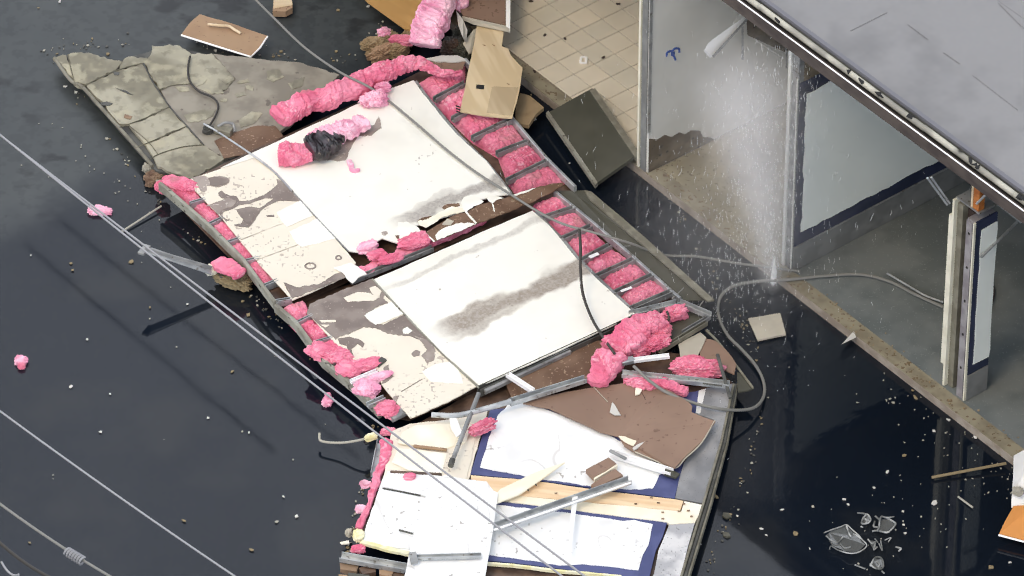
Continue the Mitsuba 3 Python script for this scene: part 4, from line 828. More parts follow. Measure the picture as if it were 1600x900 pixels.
add('lower_fold', clump(583, 154, W1 + .06, .12, .09, .07, 33, .9, .3), 'pale_pink_wool', o)
add('upper_fold', clump(598, 137, W1 + .06, .08, .05, .05, 34, .9, .3), 'pale_pink_wool', o)
o = thing('insulation_heap', 'pink insulation spilling from the torn lower right corner of the fallen wall', 'insulation')
add('upper_part', batt(P((1040, 500, .34), (1005, 510, .36), (975, 532, .34), (955, 550, .30)), [.2, .3, .34, .3], [.1, .14, .16, .14], 109, .06, 16, 40), 'pink_wool', o)
add('lower_part', batt(P((955, 556, .32), (945, 572, .32), (932, 600, .30)), [.30, .29, .20], [.16, .18, .12], 110, .06, 16, 40), 'pink_wool', o)
for k, (x, y, rx, ry) in enumerate(((1055, 490, .12, .07), (1020, 535, .14, .10), (1000, 545, .12, .08), (1030, 520, .10, .07))):
    add('tuft', clump(x, y, .28, rx, ry, .06, 40 + k, .9, .5), 'pink_wool', o)
o = thing('insulation_heap', 'pink mound under the grey track near the right edge of the storefront wall', 'insulation')
add('mound', clump(1086, 578, .24, .20, .12, .10, 51, .7), 'pink_wool', o)
o = thing('insulation_batt', 'flat pink batt squeezed between the grey track and the large brown board', 'insulation')
add('batt', batt(P((975, 592, .27), (1000, 597, .28), (1040, 602, .28), (1075, 615, .26)), [.10, .13, .13, .08], .08, 111, .05), 'pink_wool', o)
o = thing('insulation_batt', 'flat pink batt sticking out over the water beside the broken bracket', 'insulation')
add('batt', batt(P((334, 407, .20), (352, 415, .24), (378, 430, .26)), [.15, .19, .16], [.04, .07, .06], 112, .035), 'pink_wool', o)
add('torn_paper', clump(365, 437, .10, .17, .08, .07, 90, 1.0, -.4), 'tan_scrap', o)
add('torn_paper', clump(352, 430, .12, .09, .06, .06, 91, 1.0, -.4), 'dark_metal', o)
add('torn_paper', clump(330, 422, .16, .05, .05, .04, 92, .8), 'cream_board', o)
o = thing('pink_tuft', 'crimson pink tuft beside the steel strut on the navy edge', 'insulation')
add('wool', clump(752, 667, .29, .13, .06, .04, 71, .9, .6), 'wet_pink_wool', o)
for k, (x, y, rx, ry) in enumerate(((155, 329, .10, .055), (33, 563, .055, .05), (512, 628, .045, .06))):
    o = thing('pink_tuft', ('flat pale pink tuft on the wet lot under the twin cables', 'small pink tuft alone on the wet lot at the left edge', 'small pink tuft on the water left of the twin cables, near the wall corner')[k], 'insulation')
    add('wool', clump(x, y, .02, rx, ry, .03, 73 + k, 1.0), 'pale_pink_wool', o)
    add('wool', clump(x + (8, 1, 1)[k], y + (1, 9, -8)[k], .02, rx * .6, ry * .7, .025, 83 + k, 1.0), 'pink_wool' if k == 1 else 'pale_pink_wool', o)

# ------------------------------------------------------------------ steel and sticks on the heap
def bit(name, label, cat, *parts, group=None):
    o = thing(name, label, cat, group)
    for p in parts: add(p[0], p[1], p[2], o)
    return o
bit('steel_bracket', 'grey steel channel jutting out over the water from the left edge of the fallen wall', 'steel channel',
    ('web', bar(at(226, 389, .50), at(330, 424, .20), .10, .012), 'galvanised'), ('flange', bar(at(226, 389, .522), at(330, 419, .225), .014, .05), 'dull_steel'), ('end_plate', bar(at(221, 389, .50), at(230, 392, .50), .14, .03), 'dull_steel'))
bit('steel_track', 'bent grey steel track across the dark brown sheet, ending under the pink insulation', 'steel track',
    ('track', channel(at(796, 629, .30), at(915, 592, .33), .065, .05), 'galvanised'), ('pipe', tube(P((674, 648, .33), (715, 649, .34), (760, 638, .34), (798, 627, .33)), .026), 'galvanised'))
bit('steel_stud', 'short steel stud running down from the end of the white board to the bent track', 'steel stud', ('stud', channel(at(793, 585, .31), at(833, 611, .31), .05, .04), 'white_metal'))
bit('steel_strut', 'grey tubular strut standing askew from the wall corner to the cream boards', 'strut',
    ('tube', tube([at(748, 615, .36), at(706, 722, .30)], .022, 10, False), 'dull_steel'), ('end_cap', tube([at(707, 718, .30), at(704, 728, .29)], .028, 10, False), 'dark_metal'), ('side_plate', plate([(702, 652), (712, 650), (722, 676), (714, 682), (705, 668)], .33, .015), 'white_metal'))
bit('steel_track', 'long flat grey track lying across the right of the heap above the brown board', 'steel track',
    ('track', channel(at(972, 584, .31), at(1140, 601, .30), .07, .045), 'galvanised'), ('slot', bar(at(1098, 599, .337), at(1128, 603, .337), .02, .004), 'dark_metal'))
bit('white_metal_trim', 'bright white metal trim at the foot of the pink insulation heap', 'metal trim',
    ('trim', channel(at(990, 563, .34), at(1046, 556, .36), .05, .03), 'white_metal'), ('box', bar(at(971, 566, .33), at(990, 562, .33), .07, .05), 'galvanised'))
bit('dark_stick', 'dark stick propped against the right edge of the storefront wall', 'stick', ('stick', bar(at(1121, 554, .40), at(1141, 622, .26), .03, .03), 'dark_metal'))
bit('steel_channel', 'white steel channel at the lower tip of the large brown board', 'steel channel',
    ('channel', channel(at(955, 708, W3 + .06), at(1050, 738, W3 + .06), .075, .04), 'white_metal'), ('clip', bar(at(953, 704, W3 + .09), at(978, 717, W3 + .09), .03, .02), 'dull_steel'), ('end_tab', plate([(1040, 728), (1062, 740), (1056, 746), (1038, 741)], W3 + .05, .02), 'olive_board'))
bit('steel_stud', 'long steel stud lying diagonally over the pine plate and the white panels', 'steel stud',
    ('stud', channel(at(772, 824, .30), at(984, 750, .30), .075, .05), 'galvanised'), ('lip', bar(at(772, 828, .325), at(986, 754, .325), .02, .012), 'white_metal'))
bit('white_stick', 'narrow white stick hanging down from the long diagonal steel stud', 'stick', ('stick', plate([(894, 776), (903, 775), (893, 850), (890, 872), (889, 840)], .30, .012), 'white_board'))
for k, b in enumerate((c9([(520, 150), (600, 108), (680, 66), (735, 110), (660, 160), (575, 206)]), c9([(556, 258), (640, 200), (725, 146), (780, 190), (690, 230), (590, 278)]))):
    o = thing('wood_block', ('upper of two small brown blocks on the white panel', 'lower of two small brown blocks, against the diagonal steel stud')[k], 'block', None)
    add('block', plate(b, .29, .05), 'brown_board', o)
    if k == 0: add('pale_edge', plate(c9([(575, 207), (735, 111), (742, 122), (580, 222)]), .285, .045), 'cream_board', o)
o = thing('cream_board', 'pointed cream board lying diagonally over the upper navy border', 'board')
add('board', plate([(883, 722), (850, 746), (812, 772), (776, 786), (770, 778), (782, 764), (836, 738)], .27, .014), 'cream_board', o)
for x, y in ((836, 755), (824, 763)): add('nail', bar(at(x, y, .262), at(x + 2, y + 4, .25), .012, .012), 'dark_metal', o)
o = thing('white_board', 'loose white board at the bottom edge with a grey metal bracket across it', 'board')
add('board', plate([(694, 742), (740, 752), (778, 770), (770, 830), (757, 905), (750, 940), (626, 940), (632, 900), (641, 858), (655, 800), (668, 770)], .30, .016, .4, 14, 7), 'white_board', o)
o = thing('metal_bracket', 'grey metal bracket bar lying across the loose white board', 'bracket')
add('bar', channel(at(645, 871, .335), at(752, 868, .335), .05, .03), 'galvanised', o)
add('flange', plate([(639, 863), (650, 862), (653, 876), (642, 879)], .36, .03), 'dull_steel', o)
o = thing('cream_scrap', 'small cream scrap in the water by the lower left corner of the storefront wall', 'scrap')
add('piece', plate([(531, 847), (545, 844), (546, 849), (534, 850)], .06, .012), 'cream_board', o)
add('curl', clump(545, 832, .08, .03, .04, .03, 93, .6), 'card', o)
o = thing('brown_sheet', 'brown torn sheet under the bent track at the right corner of the heap', 'sheet')
add('sheet', plate(c5([(555, 260), (590, 222), (640, 235), (700, 290), (740, 350), (730, 400), (640, 360), (560, 310)]), .22, .014, 1.0, 8, 4), 'brown_board', o)
add('grey_face', plate(c5([(450, 250), (560, 190), (590, 215), (550, 300), (540, 330), (460, 320)]), .23, .012, .8, 8, 4), 'card', o)
o = thing('olive_flap', 'olive flap of sheathing sticking out over the water at the right edge of the heap', 'sheet')
add('flap', plate(c5([(745, 390), (770, 400), (830, 470), (800, 482), (750, 490)]), .19, .014, .8, 8, 4), 'olive_board', o)
add('edge', tube([at(*q, .20) for q in c5([(590, 180), (650, 240), (750, 370), (825, 470)])], .012), 'olive_edge', o)
o = thing('square_card', 'pale grey square of board lying alone in the dark water', 'board')
add('card', plate([(1169, 497), (1219, 489), (1228, 522), (1184, 531)], .04, .02, .3, 12, 2), 'card', o)
o = thing('white_wedge', 'small pale wedge stuck under the slab edge', 'scrap')
add('wedge', hull([at(*q, z) for q in ((1315, 538), (1334, 517), (1338, 527)) for z in (.05, .10)]), 'white_scrap', o)
o = thing('thin_rod', 'thin tan rod in the dark water pointing at the slab, right side', 'rod')
add('rod', tube([at(1456, 746, .03), at(1572, 724, .06)], .014, 6, False), 'tan_scrap', o)
o = thing('thin_rod', 'short thin rod in the dark water near the lower right', 'rod')
add('rod', tube([at(1497, 776, .02), at(1520, 793, .02)], .010, 6, False), 'pale_scrap', o)
o = thing('thin_rod', 'thin grey rod on the wet lot between the twin cables and the fallen wall', 'rod')
add('rod', tube([at(190, 362, .02), at(252, 322, .04)], .010, 6, False), 'pale_scrap', o)
o = thing('tile_ring', 'small white square frame lying on the tile floor', 'frame')
q = [at(*p, .112) for p in crop(800, 0, 4.286, [(462, 382), (500, 384), (494, 424), (458, 420)])]
add('frame', join(*[bar(q[k], q[(k + 1) % 4], .022, .012) for k in range(4)]), 'bright_white', o)
for k, (x, y) in enumerate(crop(800, 0, 4.286, [(125, 8), (220, 235), (355, 258), (712, 26), (612, 385), (150, 478)])):
    o = thing('dark_chip', ('dark chip on the tiles at the top edge', 'dark chip on the tiles, left of two near the middle', 'dark chip on the tiles, right of two near the middle', 'dark chip on the tiles near the top of the partition', 'thin dark chip on the tiles right of the white square frame', 'dark sliver at the front edge of the tiles')[k], 'chip')
    add('chip', clump(x, y,   .105, .018, .010, .008, 120 + k, 1.0, k), 'dark_gap', o)
sg = thing('white_orange_sign', 'white and orange broken sheet standing at the right edge, by the slab', 'sheet')
add('white_face', plate([(1580, 790), (1583, 745), (1584, 712), (1625, 690), (1630, 780)], [.25, .45, .60, .60, .25], .03, .4, 10, 3), 'bright_white', sg)
add('orange_face', plate([(1584, 790), (1630, 776), (1632, 852), (1561, 834), (1570, 815)], [.24, .24, .10, .10, .16], .02), 'orange_sheet', sg)
add('white_edge', tube(P((1560, 836, .10), (1632, 855, .10)), .010, 6, False), 'bright_white', sg)
add('tie', clump(1590, 768, .36, .05, .04, .03, 99, .6), 'pale_scrap', sg)

# ------------------------------------------------------------------ the broken slab of stucco wall at the top left
ss = thing('stucco_wall_panel', 'broken slab of greenish grey stucco wall with mud patches, lying left of the fallen wall', 'wall')
c7 = lambda p: crop(0, 0, 3, p)
add('lath', plate(c7([(262, 275), (440, 262), (560, 285), (720, 235), (840, 225), (1010, 262), (1200, 282), (1400, 298), (1580, 360), (1430, 520), (1200, 690), (1020, 790), (900, 840), (730, 800), (560, 610), (390, 415)]), .12, .03, .8, 12, 3), 'dark_metal', ss)
for k, (pts, z) in enumerate((([(250, 270), (310, 258), (322, 300), (345, 385), (385, 405)], .150), ([(316, 258), (380, 244), (440, 256), (520, 278), (572, 290), (545, 325), (404, 393), (350, 385), (330, 310)], .155),
                              ([(575, 288), (600, 266), (690, 270), (672, 296), (560, 325)], .148), ([(405, 398), (545, 332), (664, 298), (690, 335), (745, 420), (790, 500), (690, 548), (604, 580), (560, 580), (500, 500)], .15),
                              ([(606, 584), (695, 551), (792, 504), (870, 590), (770, 635), (680, 672), (640, 630)], .152), ([(682, 676), (772, 639), (872, 594), (955, 680), (1050, 745), (900, 836), (870, 835), (740, 780)], .149),
                              ([(675, 294), (700, 266), (712, 213), (780, 212), (842, 214), (895, 250), (880, 300), (890, 390), (800, 400), (750, 418), (695, 332)], .154),
                              ([(898, 252), (992, 250), (1050, 310), (1100, 368), (1060, 420), (1000, 440), (920, 410), (892, 388), (882, 310)], .150))):
    add('panel', plate(c7(pts), z, .04, 1.9, 5, 30 + k), 'stucco', ss)
add('panel', plate(c7([(996, 252), (1200, 276), (1400, 292), (1590, 350), (1440, 520), (1220, 690), (1052, 742), (958, 678), (874, 590), (793, 500), (752, 422), (802, 404), (890, 394), (918, 413), (1000, 443), (1062, 422), (1104, 368), (1055, 312)]), .151, .04, 1.0, 7, 44), 'wet_stucco', ss, label='muddy brown wet part of the slab')
for k, pts in enumerate(([(905, 385), (935, 360), (970, 370), (950, 395), (920, 405)], [(820, 405), (880, 405), (890, 425), (840, 428)], [(1040, 380), (1090, 355), (1100, 375), (1060, 395)], [(975, 425), (1040, 420), (1050, 435), (990, 440)],
                         [(860, 540), (940, 515), (1010, 515), (1000, 545), (930, 570), (880, 570)], [(1100, 440), (1145, 430), (1155, 445), (1110, 455)], [(1030, 465), (1065, 462), (1062, 475), (1032, 475)], [(1110, 385), (1160, 368), (1170, 388), (1120, 392)],
                         [(1120, 560), (1180, 520), (1230, 530), (1190, 580), (1130, 600)], [(1250, 330), (1310, 325), (1330, 360), (1280, 385), (1250, 370)], [(1350, 390), (1430, 360), (1420, 400), (1370, 420)], [(1150, 395), (1190, 405), (1185, 425), (1155, 418)])):
    add('bare_patch', plate(c7(pts), .156, .006, 1.2, 5, 60 + k), 'stucco', ss)
add('crack', tube([at(*q, .157) for q in c7([(672, 296), (720, 390), (800, 505), (880, 595), (955, 680)])], .007, 5), 'dark_metal', ss)
for k, ln in enumerate(([(385, 408), (404, 396), (545, 331), (664, 296)], [(560, 600), (604, 582), (692, 549), (792, 502)], [(640, 692), (682, 674), (771, 637), (873, 592)], [(700, 750), (745, 722), (850, 690), (950, 678)], [(318, 256), (330, 310), (350, 388)], [(600, 585), (690, 660), (740, 722)], [(690, 330), (740, 420), (800, 402), (890, 392)])):
    add('crack', tube([at(*q, .155) for q in c7(ln)], .0055 if k < 5 else .004, 5), 'stucco_joint', ss)
add('edge_bead', tube([at(*q, .14) for q in c7([(255, 272), (330, 375), (390, 412), (470, 500), (560, 600), (640, 690), (715, 778)])], .018), 'olive_edge', ss)
for k, (pts) in enumerate(([(470, 480), (500, 475), (530, 485), (510, 495), (475, 492)], [(530, 335), (560, 340), (555, 352), (535, 350)], [(540, 410), (600, 430), (625, 445), (600, 440)], [(585, 535), (620, 545), (610, 560), (580, 550)])):
    add('hole', plate(c7(pts), .1565, .004, .8, 4, k), 'dark_metal' if k < 3 else 'rough_brick', ss)
add('brown_patch', plate(c7([(1005, 660), (1100, 620), (1200, 590), (1290, 590), (1330, 640), (1180, 720), (1050, 742)]), .158, .006, .9, 8, 3), 'brown_paper', ss, label='brown patch next to the fallen wall')
o = thing('rubble', 'brown crumbs of rubble at the lower tip of the stucco slab', 'rubble')
for k, (x, y, r) in enumerate(((245, 275, .1), (262, 270, .08), (232, 264, .05), (238, 283, .06), (270, 281, .07), (251, 290, .05))):
    add('lump', clump(x, y, .05, r, r * .7, .05, 140 + k, .9), ('rough_brick', 'wet_brown', 'pale_scrap')[k % 3], o)
o = thing('metal_junction_box', 'grey metal box where the bent trim meets the stucco slab', 'junction box')
add('box', bar(at(337, 201, .19), at(362, 207, .19), .09, .07), 'olive_edge', o)
add('arm', tube(P((340, 198, .22), (352, 192, .24), (364, 194, .22), (366, 206, .18)), .014), 'dull_steel', o)
add('clamp', clump(325, 203, .18, .05, .04, .05, 150, .7), 'dark_metal', o)

# ------------------------------------------------------------------ cables
def cable(name, label, cat, pts, r, mt, sides=8, parts=()):
    o = thing(name, label, cat)
    add('cable', tube(P(*pts), r, sides), mt, o)
    return o
cable('thin_cable', 'thin dark cable curling over the stucco slab', 'cable', [(297, 88, .18), (294, 105, .18), (296, 125, .18), (310, 142, .18), (332, 152, .18), (341, 165, .18), (336, 182, .18), (325, 200, .2)], .011, 'black_cable')
HC = 1.0
cable('slack_cable', 'long grey cable running from the top edge over the upper white board to the jet', 'cable',
      [(388, -12, .40), (430, 30, .36), (476, 74, .36), (530, 112, .42), (575, 135, .46), (604, 155, .34), (650, 193, .33), (700, 236, .33), (745, 270, .33), (800, 305, .35), (840, 330, .34), (880, 350, .36), (930, 364, .42), (985, 380, .36), (1035, 398, .12), (1090, 401, .05), (1150, 411, .05), (1205, 418, .12), (1250, 424, .14)], .012, 'grey_cable')
cable('hanging_cable', 'dark cable hanging down over the right end of the lower white board', 'cable',
      [(905, 357, .75), (907, 385, .62), (907, 420, .50), (911, 460, .40), (926, 500, .36), (948, 535, .36), (960, 552, .44)], .014, 'black_cable')
cable('looped_cable', 'grey cable looping from the heap over the dark water into the right hand room', 'cable',
      [(990, 572, .38), (1015, 595, .34), (1045, 615, .30), (1085, 630, .27), (1120, 638, .26), (1150, 641, .18), (1178, 637, .10), (1193, 620, .06), (1193, 596, .04), (1180, 570, .04), (1158, 545, .04), (1138, 525, .04), (1125, 500, .04), (1122, 478, .04), (1130, 458, .04), (1152, 445, .05), (1190, 439, .07), (1230, 437, .13), (1290, 431, .13), (1345, 429, .13), (1390, 440, .13), (1430, 460, .13), (1474, 480, .13)], .015, 'grey_cable')
cable('thin_rod', 'thin pale rod lying on the dark carpet left of the wall stub', 'rod', [(1386, 427, .13), (1420, 447, .13), (1446, 462, .13), (1474, 472, .13)], .011, 'galvanised')
cable('thin_cable', 'dark hook of cable on the carpet right of the wall stub', 'cable', [(1545, 430, .12), (1553, 450, .12), (1552, 468, .12), (1544, 484, .12)], .009, 'black_cable')
cable('bent_wire', 'thin pale bent wire over the water left of the storefront wall', 'wire', [(499, 677, .12), (502, 689, .10), (530, 692, .12), (556, 689, .18), (576, 684, .22)], .012, 'pale_scrap')
o = thing('yellow_foam_scrap', 'yellow foam scrap at the end of the bent wire', 'scrap')
add('foam', clump(580, 683, .22, .06, .03, .03, 160, .8, .4), 'yellow_foam', o)
HW = 5.0
def overhead(label, a, b, r, mt, z=HW):
    o = thing('overhead_cable', label, 'cable')
    p, q = at(*a, z), at(*b, z)
    t = np.linspace(-0.35, 1.35, 40)[:, None]
    pts = p + (q - p) * t; pts[:, 2] += 0.02 * (2 * t[:, 0] - 1) ** 2
    add('cable', tube(pts, r, 8, False), mt, o)
    return o
overhead('left of the twin overhead cables crossing the wet lot and the lowest wall', (8, 220), (905, 897), .0088, 'grey_wire')
overhead('right of the twin overhead cables crossing the wet lot and the lowest wall', (190, 366), (870, 897), .0088, 'grey_wire', HW + .06)
overhead('single pale overhead cable crossing the lower left of the lot', (8, 651), (362, 900), .0085, 'grey_wire')
oc = overhead('dark overhead cable with a coiled grip in the lower left corner', (8, 796), (166, 900), .011, 'grey_cable')
a, b = at(105, 862, HW), at(130, 877, HW)
t = np.linspace(0, 1, 90)[:, None]; s, w = frame(b - a)
add('coil', tube(a + (b - a) * t + .035 * (np.cos(t * 40) * s + np.sin(t * 40) * w), .009, 5, False), 'grey_wire', oc)
overhead('black overhead cable second from the lower left corner', (8, 858), (72, 902), .014, 'black_cable')
for k, (p, q, lab) in enumerate((((65, 322), (390, 580), 'overhead cable that shows as the nearer-to-the-wall dark reflection on the left lot'), ((55, 395), (300, 600), 'overhead cable that shows as the fainter, lower dark reflection on the left lot'))):
    a, b = at(*p, -7.5), at(*q, -7.5); a[2] = b[2] = 7.5
    o = thing('overhead_cable', lab, 'cable'); d = b - a
    add('cable', tube([a - d * .5, a + d * .5, b + d * .5], .016, 8, False), 'black_cable', o)
overhead('pale overhead cable in the very corner at the lower left', (8, 890), (24, 902), .009, 'grey_wire')

# ------------------------------------------------------------------ clear plastic wreckage in the dark water
c0 = lambda p: crop(1260, 780, 7.5, p)
for k, (lines, pane) in enumerate((([[(205, 395), (290, 360), (410, 320), (470, 300), (540, 360), (610, 420), (650, 470), (705, 530), (680, 580), (600, 625), (520, 635), (440, 620), (360, 590), (290, 550), (270, 590)], [(230, 430), (290, 480), (360, 510), (430, 440)], [(470, 310), (500, 400), (520, 440)], [(550, 410), (600, 430), (640, 460)], [(400, 520), (450, 570), (520, 560)]], [(230, 420), (300, 360), (460, 310), (600, 430), (690, 530), (600, 620), (450, 610), (300, 540)]),
                                   ([[(810, 200), (860, 240), (880, 205), (960, 230), (1030, 270), (1045, 295), (1000, 350), (940, 390), (830, 370), (770, 375)], [(870, 205), (960, 215), (1025, 205)], [(860, 240), (850, 330), (830, 370)], [(800, 260), (790, 320), (840, 330)]], [(860, 240), (960, 235), (1040, 295), (940, 385), (840, 365)]),
                                   ([[(595, 160), (650, 165), (700, 175), (730, 190), (755, 240), (720, 280), (650, 285), (660, 230), (700, 180)], [(640, 320), (660, 330)], [(690, 230), (710, 250), (700, 275)]], [(660, 200), (720, 180), (750, 240), (710, 280), (655, 280)]),
                                   ([[(570, 770), (620, 790), (690, 815)], [(750, 780), (800, 690), (860, 680), (895, 720), (900, 790), (860, 820), (790, 800), (750, 760)], [(820, 730), (860, 760), (840, 800)], [(880, 840), (915, 870)]], [(760, 770), (810, 695), (880, 700), (895, 780), (850, 815)]),
                                   ([[(720, 470), (770, 520), (810, 500), (790, 590), (830, 560)], [(870, 480), (890, 600), (850, 520)], [(920, 480), (990, 450), (960, 500)], [(1050, 560), (1110, 580), (1080, 610)], [(800, 460), (840, 510)]], [(730, 480), (800, 490), (820, 560), (780, 580)]))):
    o = thing('clear_plastic_piece', ('large broken clear plastic tray with a pale rim in the dark water', 'smaller broken clear plastic frame in the dark water, right of the large tray', 'small crumpled clear plastic piece above the large tray', 'crumpled clear plastic piece at the bottom edge below the large tray', 'splintered bits of clear plastic in the middle of the wreckage group')[k], 'plastic')
    r = random.Random(k)
    for ln in lines:
        add('rim', tube([at(*q, .03 + .04 * r.random()) for q in c0(ln)], .0055 + .004 * r.random(), 6), 'clear_plastic_rim', o)
    add('film', plate(c0(pane), [.03 + .03 * r.random() for _ in pane], .002, .5, 6, k), 'clear_sheet', o)

# ------------------------------------------------------------------ small loose litter
def flake(x, y, z, r, rng):
    n = rng.choice((4, 5, 6)); a0 = rng.random() * 6.28; el = rng.uniform(.45, 1.0); ro = rng.random() * 3.14
    p = []
    for k in range(n):
        a = a0 + 6.283 * k / n; q = r * rng.uniform(.6, 1.15)
        u, v = q * math.cos(a), q * math.sin(a) * el
        p.append((u * math.cos(ro) - v * math.sin(ro), u * math.sin(ro) + v * math.cos(ro)))
    c = at(x, y, z)
    return solid([c + np.array([u, v, rng.uniform(0, .35) * r]) for u, v in p], max(.006, r * .35))
rl = random.Random(77)
big = [(111, 411, .035, 't'), (113, 422, .03, 't'), (205, 409, .05, 't'), (136, 530, .035, 'w'), (48, 399, .028, 'w'), (102, 135, .045, 'w'), (119, 144, .04, 'w'), (169, 84, .04, 't'), (337, 79, .035, 'w'), (93, 2, .05, 'w'), (60, 12, .03, 't'), (234, 480, .04, 't'), (293, 475, .03, 'w'),
       (157, 675, .032, 'w'), (111, 604, .04, 'w'), (325, 653, .032, 'w'), (389, 676, .035, 'w'), (288, 814, .05, 't'), (172, 615, .03, 'w'), (393, 859, .04, 't'), (46, 848, .035, 't'), (363, 580, .04, 't'), (388, 492, .05, 't'), (443, 776, .03, 'w'), (463, 807, .045, 'w'), (432, 815, .04, 'p'), (528, 16, .04, 't'), (575, 10, .035, 'w'), (525, 80, .03, 't'),
       (836, 187, .035, 'w'), (890, 255, .025, 'w'), (1387, 737, .05, 'w'), (1366, 762, .035, 'w'), (1319, 780, .035, 'w'), (1325, 788, .03, 'w'), (1222, 796, .035, 'w'), (1270, 792, .035, 'p'), (1243, 834, .06, 't'), (1482, 656, .045, 'w'), (1459, 673, .045, 'w'), (1413, 712, .04, 't'), (1396, 629, .03, 'p'), (1524, 684, .05, 'w'), (1460, 786, .06, 'w'), (1411, 799, .035, 'w'),
       (1549, 886, .07, 't'), (1578, 879, .03, 'w'), (1564, 709, .04, 't'), (1190, 826, .04, 'w'), (1197, 836, .03, 'w'), (1152, 806, .03, 'w'), (1094, 850, .03, 'w'), (1120, 777, .06, 't'), (1135, 806, .08, 'g'), (1135, 835, .08, 'g'), (1430, 620, .06, 't'), (1426, 610, .04, 't'), (1340, 629, .03, 'p'), (1355, 813, .03, 'w'), (1412, 820, .03, 'w'), (1415, 833, .03, 'w'), (1265, 857, .03, 'w')]
names = {'w': ('white_scrap', 'white flake'), 't': ('tan_scrap', 'tan scrap'), 'p': ('pale_scrap', 'pale scrap'), 'g': ('olive_board', 'grey scrap')}
def near(x, y):
    if x < 560: h = 'left part of the wet lot'
    elif x < 1080: h = 'wet lot beside the building'
    elif x < 1260: h = 'dark water right of the storefront wall'
    else: h = 'dark water before the right hand room'
    return h
def ordinal(n): return ('first', 'second', 'third', 'fourth', 'fifth', 'sixth', 'seventh', 'eighth', 'ninth', 'tenth', 'eleventh', 'twelfth', 'thirteenth', 'fourteenth', 'fifteenth', 'sixteenth', 'seventeenth', 'eighteenth')[n]
kin = {}
for b in sorted(big): kin.setdefault((b[3], near(b[0], b[1])), []).append(b)
for (c, w_), bunch in kin.items():
    m_, n_ = names[c]
    for k, (x, y, r, _) in enumerate(bunch):
        k_ = numbered('scrap_flake'); scene[k_] = mikit.ply(flake(x, y, .012, r * .58, rl), 'mat_' + m_)
        info(k_, f'{ordinal(k)} {n_} from the left on the {w_}' if len(bunch) > 1 else f'small {n_} lying on the {w_}', 'scrap', f'{n_}s on the {w_}' if len(bunch) > 1 else None)
specks = []
for _ in range(430):
    t = rl.random()
    if t < .28: x, y = rl.uniform(1380, 1600), rl.gauss(0, 1); y = 577 + (x - 1400) * .765 + 12 + abs(y) * 55
    elif t < .42: x, y = rl.gauss(1400, 60), rl.gauss(830, 45)
    elif t < .55: x, y = rl.uniform(60, 260), 0; y = 100 + x * .9 + abs(rl.gauss(0, 22)) + 10
    else: x, y = rl.uniform(0, 1600), rl.uniform(0, 900)
    specks.append((x, y, rl.uniform(.005, .013)))
from shapely import Polygon, Point
heap = Polygon([(85, 85), (240, 75), (560, 110), (640, 0), (800, 0), (830, 180), (1000, 240), (1120, 470), (1200, 600), (1080, 930), (540, 930), (560, 830), (600, 660), (430, 480), (240, 290)])
front = lambda x, y: y < 262 + .775 * (x - 1003) + 8
pts = [(x, y, r) for x, y, r in specks if not heap.contains(Point(x, y)) and not (x > 800 and front(x, y))]
add('litter_specks', join(*[flake(x, y, .008, r, rl) for x, y, r in pts if rl.random() < .45]), 'pale_scrap', label='fine pale specks of litter scattered over the wet lot', kind='stuff')
drift = []
out = heap.buffer(7).exterior
for _ in range(900):
    q = out.interpolate(rl.random() * out.length); e = abs(rl.gauss(0, 9))
    c = heap.centroid; d = np.array([q.x - c.x, q.y - c.y]); d /= np.linalg.norm(d)
    x, y = q.x + d[0] * e + rl.gauss(0, 3), q.y + d[1] * e + rl.gauss(0, 3)
    if heap.contains(Point(x, y)) or (x > 800 and front(x, y)) or meshkit.noise(np.array([x / 45, y / 45, 3.3])) < .5: continue
    drift.append((rl.randrange(3), flake(x, y, .008, rl.uniform(.006, .02), rl)))
for k, (mt, lab) in enumerate((('tan_scrap', 'drift of brown splinters along the edge of the wreckage'), ('pale_scrap', 'drift of pale splinters along the edge of the wreckage'), ('dark_metal', 'drift of dark splinters along the edge of the wreckage'))):
    add('splinter_drift', join(*[m for i, m in drift if i == k]), mt, label=lab, kind='stuff')
sill_bits = []
for _ in range(90):
    u = rl.uniform(.1, 6.4); sill_bits.append(flake(0, 0, 0, rl.uniform(.005, .013), rl)); sill_bits[-1].apply_translation(B(u, .03 + abs(rl.gauss(0.06, .06)), .108) - at(0, 0, 0))
add('sill_crumbs', join(*sill_bits), 'brown_card', label='brown crumbs along the bare slab edge', kind='stuff')

# ------------------------------------------------------------------ the broken pipe's water
J = at(1207, 446, .02)
ws = thing('water_jet', 'white jet of water shooting up from the slab edge into the wet room', 'water jet')
hh = np.linspace(0, 1, 24)
jr = np.random.default_rng(4)
jp = [J + np.array([.012 * math.sin(9 * h), 0, 1.0 * h]) for h in hh[:9]]
add('core', tube(jp, np.interp(np.linspace(0, 1, 9), [0, .12, .5, 1], [.010, .030, .026, .006]), 10, False), 'aerated_water', ws)
drops = []
base = trimesh.creation.icosphere(1)
def droplet(p, d, r, l):
    s, w = frame(np.asarray(d, float), (0.3, 0.2, 1))
    d = np.asarray(d) / np.linalg.norm(d)
    v = base.vertices
    return trimesh.Trimesh(p + v[:, :1] * s * r + v[:, 1:2] * w * r + v[:, 2:] * d * l, base.faces, process=False)
for _ in range(700):                             # rising column
    h = jr.random() ** .8 * 2.7; s = .025 + .10 * h
    drops.append(droplet(J + [jr.normal(0, s), jr.normal(0, s), .1 + h], [jr.normal(0, .12), jr.normal(0, .12), 1], jr.uniform(.0010, .0019), jr.uniform(.010, .034)))
for _ in range(800):                            # falling shower around it
    a, q = jr.random() * 6.283, abs(jr.normal(0, .85))
    drops.append(droplet(J + [q * math.cos(a) - .35, q * math.sin(a) - .1, jr.random() ** 1.3 * 2.2 + .02], [jr.normal(0, .2), jr.normal(0, .1), -1], jr.uniform(.0007, .0014), jr.uniform(.015, .05)))
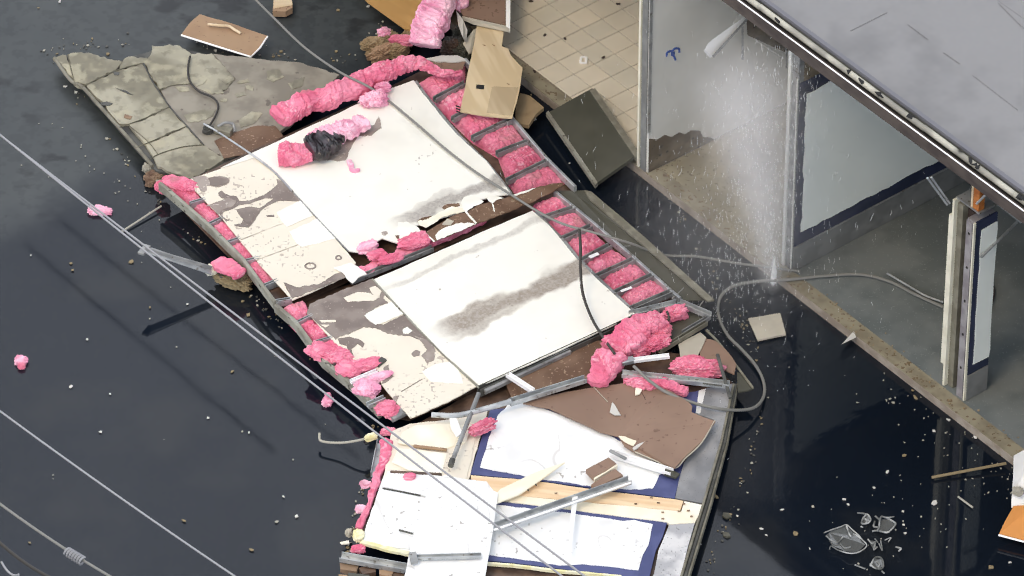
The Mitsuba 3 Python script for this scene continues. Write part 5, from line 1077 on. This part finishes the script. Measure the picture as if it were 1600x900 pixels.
for _ in range(200):                             # splashes on the water
    a, q = jr.random() * 6.283, abs(jr.normal(0, .8))
    p = J + [q * math.cos(a) - .55, q * math.sin(a) - .45, .012 - J[2]]
    u, v = uv_of(p)
    if v > -.05: continue
    drops.append(droplet(p, [jr.normal(), jr.normal(), .5], .0022, jr.uniform(.004, .010)))
add('droplets', join(*drops), 'aerated_water', ws, kind='stuff', label='falling drops round the jet')
# its mist: one cloud of fine spray
N = (44, 44, 60)
lo, hi = np.array([-1.7, -1.5, 0.0]), np.array([1.5, 1.7, 3.05])
zz, yy, xx = np.meshgrid(lo[2] + (np.arange(N[2]) + .5) / N[2] * (hi[2] - lo[2]), lo[1] + (np.arange(N[1]) + .5) / N[1] * (hi[1] - lo[1]), lo[0] + (np.arange(N[0]) + .5) / N[0] * (hi[0] - lo[0]), indexing='ij')
sg_ = .045 + .09 * zz
lean = -.10 * zz ** 1.3
r2 = ((xx - lean) ** 2 + yy ** 2) / sg_ ** 2
plume = np.exp(-r2 / 2) * (.32 / (sg_ + .08)) * np.clip((2.9 - zz) / .7, 0, 1)
wide = np.exp(-((xx + .35) ** 2 / .75 ** 2 + yy ** 2 / .75 ** 2) / 1.0 - (zz / 1.9) ** 2)
tex = .55 + .9 * meshkit.fbm(np.stack([xx * 3.2, yy * 3.2, zz * 1.6], -1), 3, 5)
edge = np.ones_like(zz)
for c, a, b in ((xx, lo[0], hi[0]), (yy, lo[1], hi[1]), (zz, lo[2] - 1, hi[2])):
    edge = edge * np.clip(np.minimum(c - a, b - c) / .3, 0, 1)
dens = (2.25 * plume + .16 * wide) * tex * edge
scene['spray_medium'] = {'type': 'heterogeneous', 'albedo': rgb((.97, .97, .97)), 'sigma_t': {'type': 'gridvolume', 'grid': mi.VolumeGrid(np.ascontiguousarray(dens[..., None]).astype(np.float32)),
                         'to_world': T().translate((J + lo - [0, 0, J[2] - .012]).tolist()).scale((hi - lo).tolist())}, 'scale': 1.0}
scene['clear_air'] = {'type': 'null'}
ctr = J + (lo + hi) / 2 - [0, 0, J[2] - .012]
scene['spray_mist'] = {'type': 'cube', 'to_world': T().translate(ctr.tolist()).scale(((hi - lo) / 2).tolist()), 'bsdf': {'type': 'ref', 'id': 'clear_air'}, 'interior': {'type': 'ref', 'id': 'spray_medium'}}
info('spray_mist', 'cloud of fine white spray round the water jet', None, None, 'stuff')
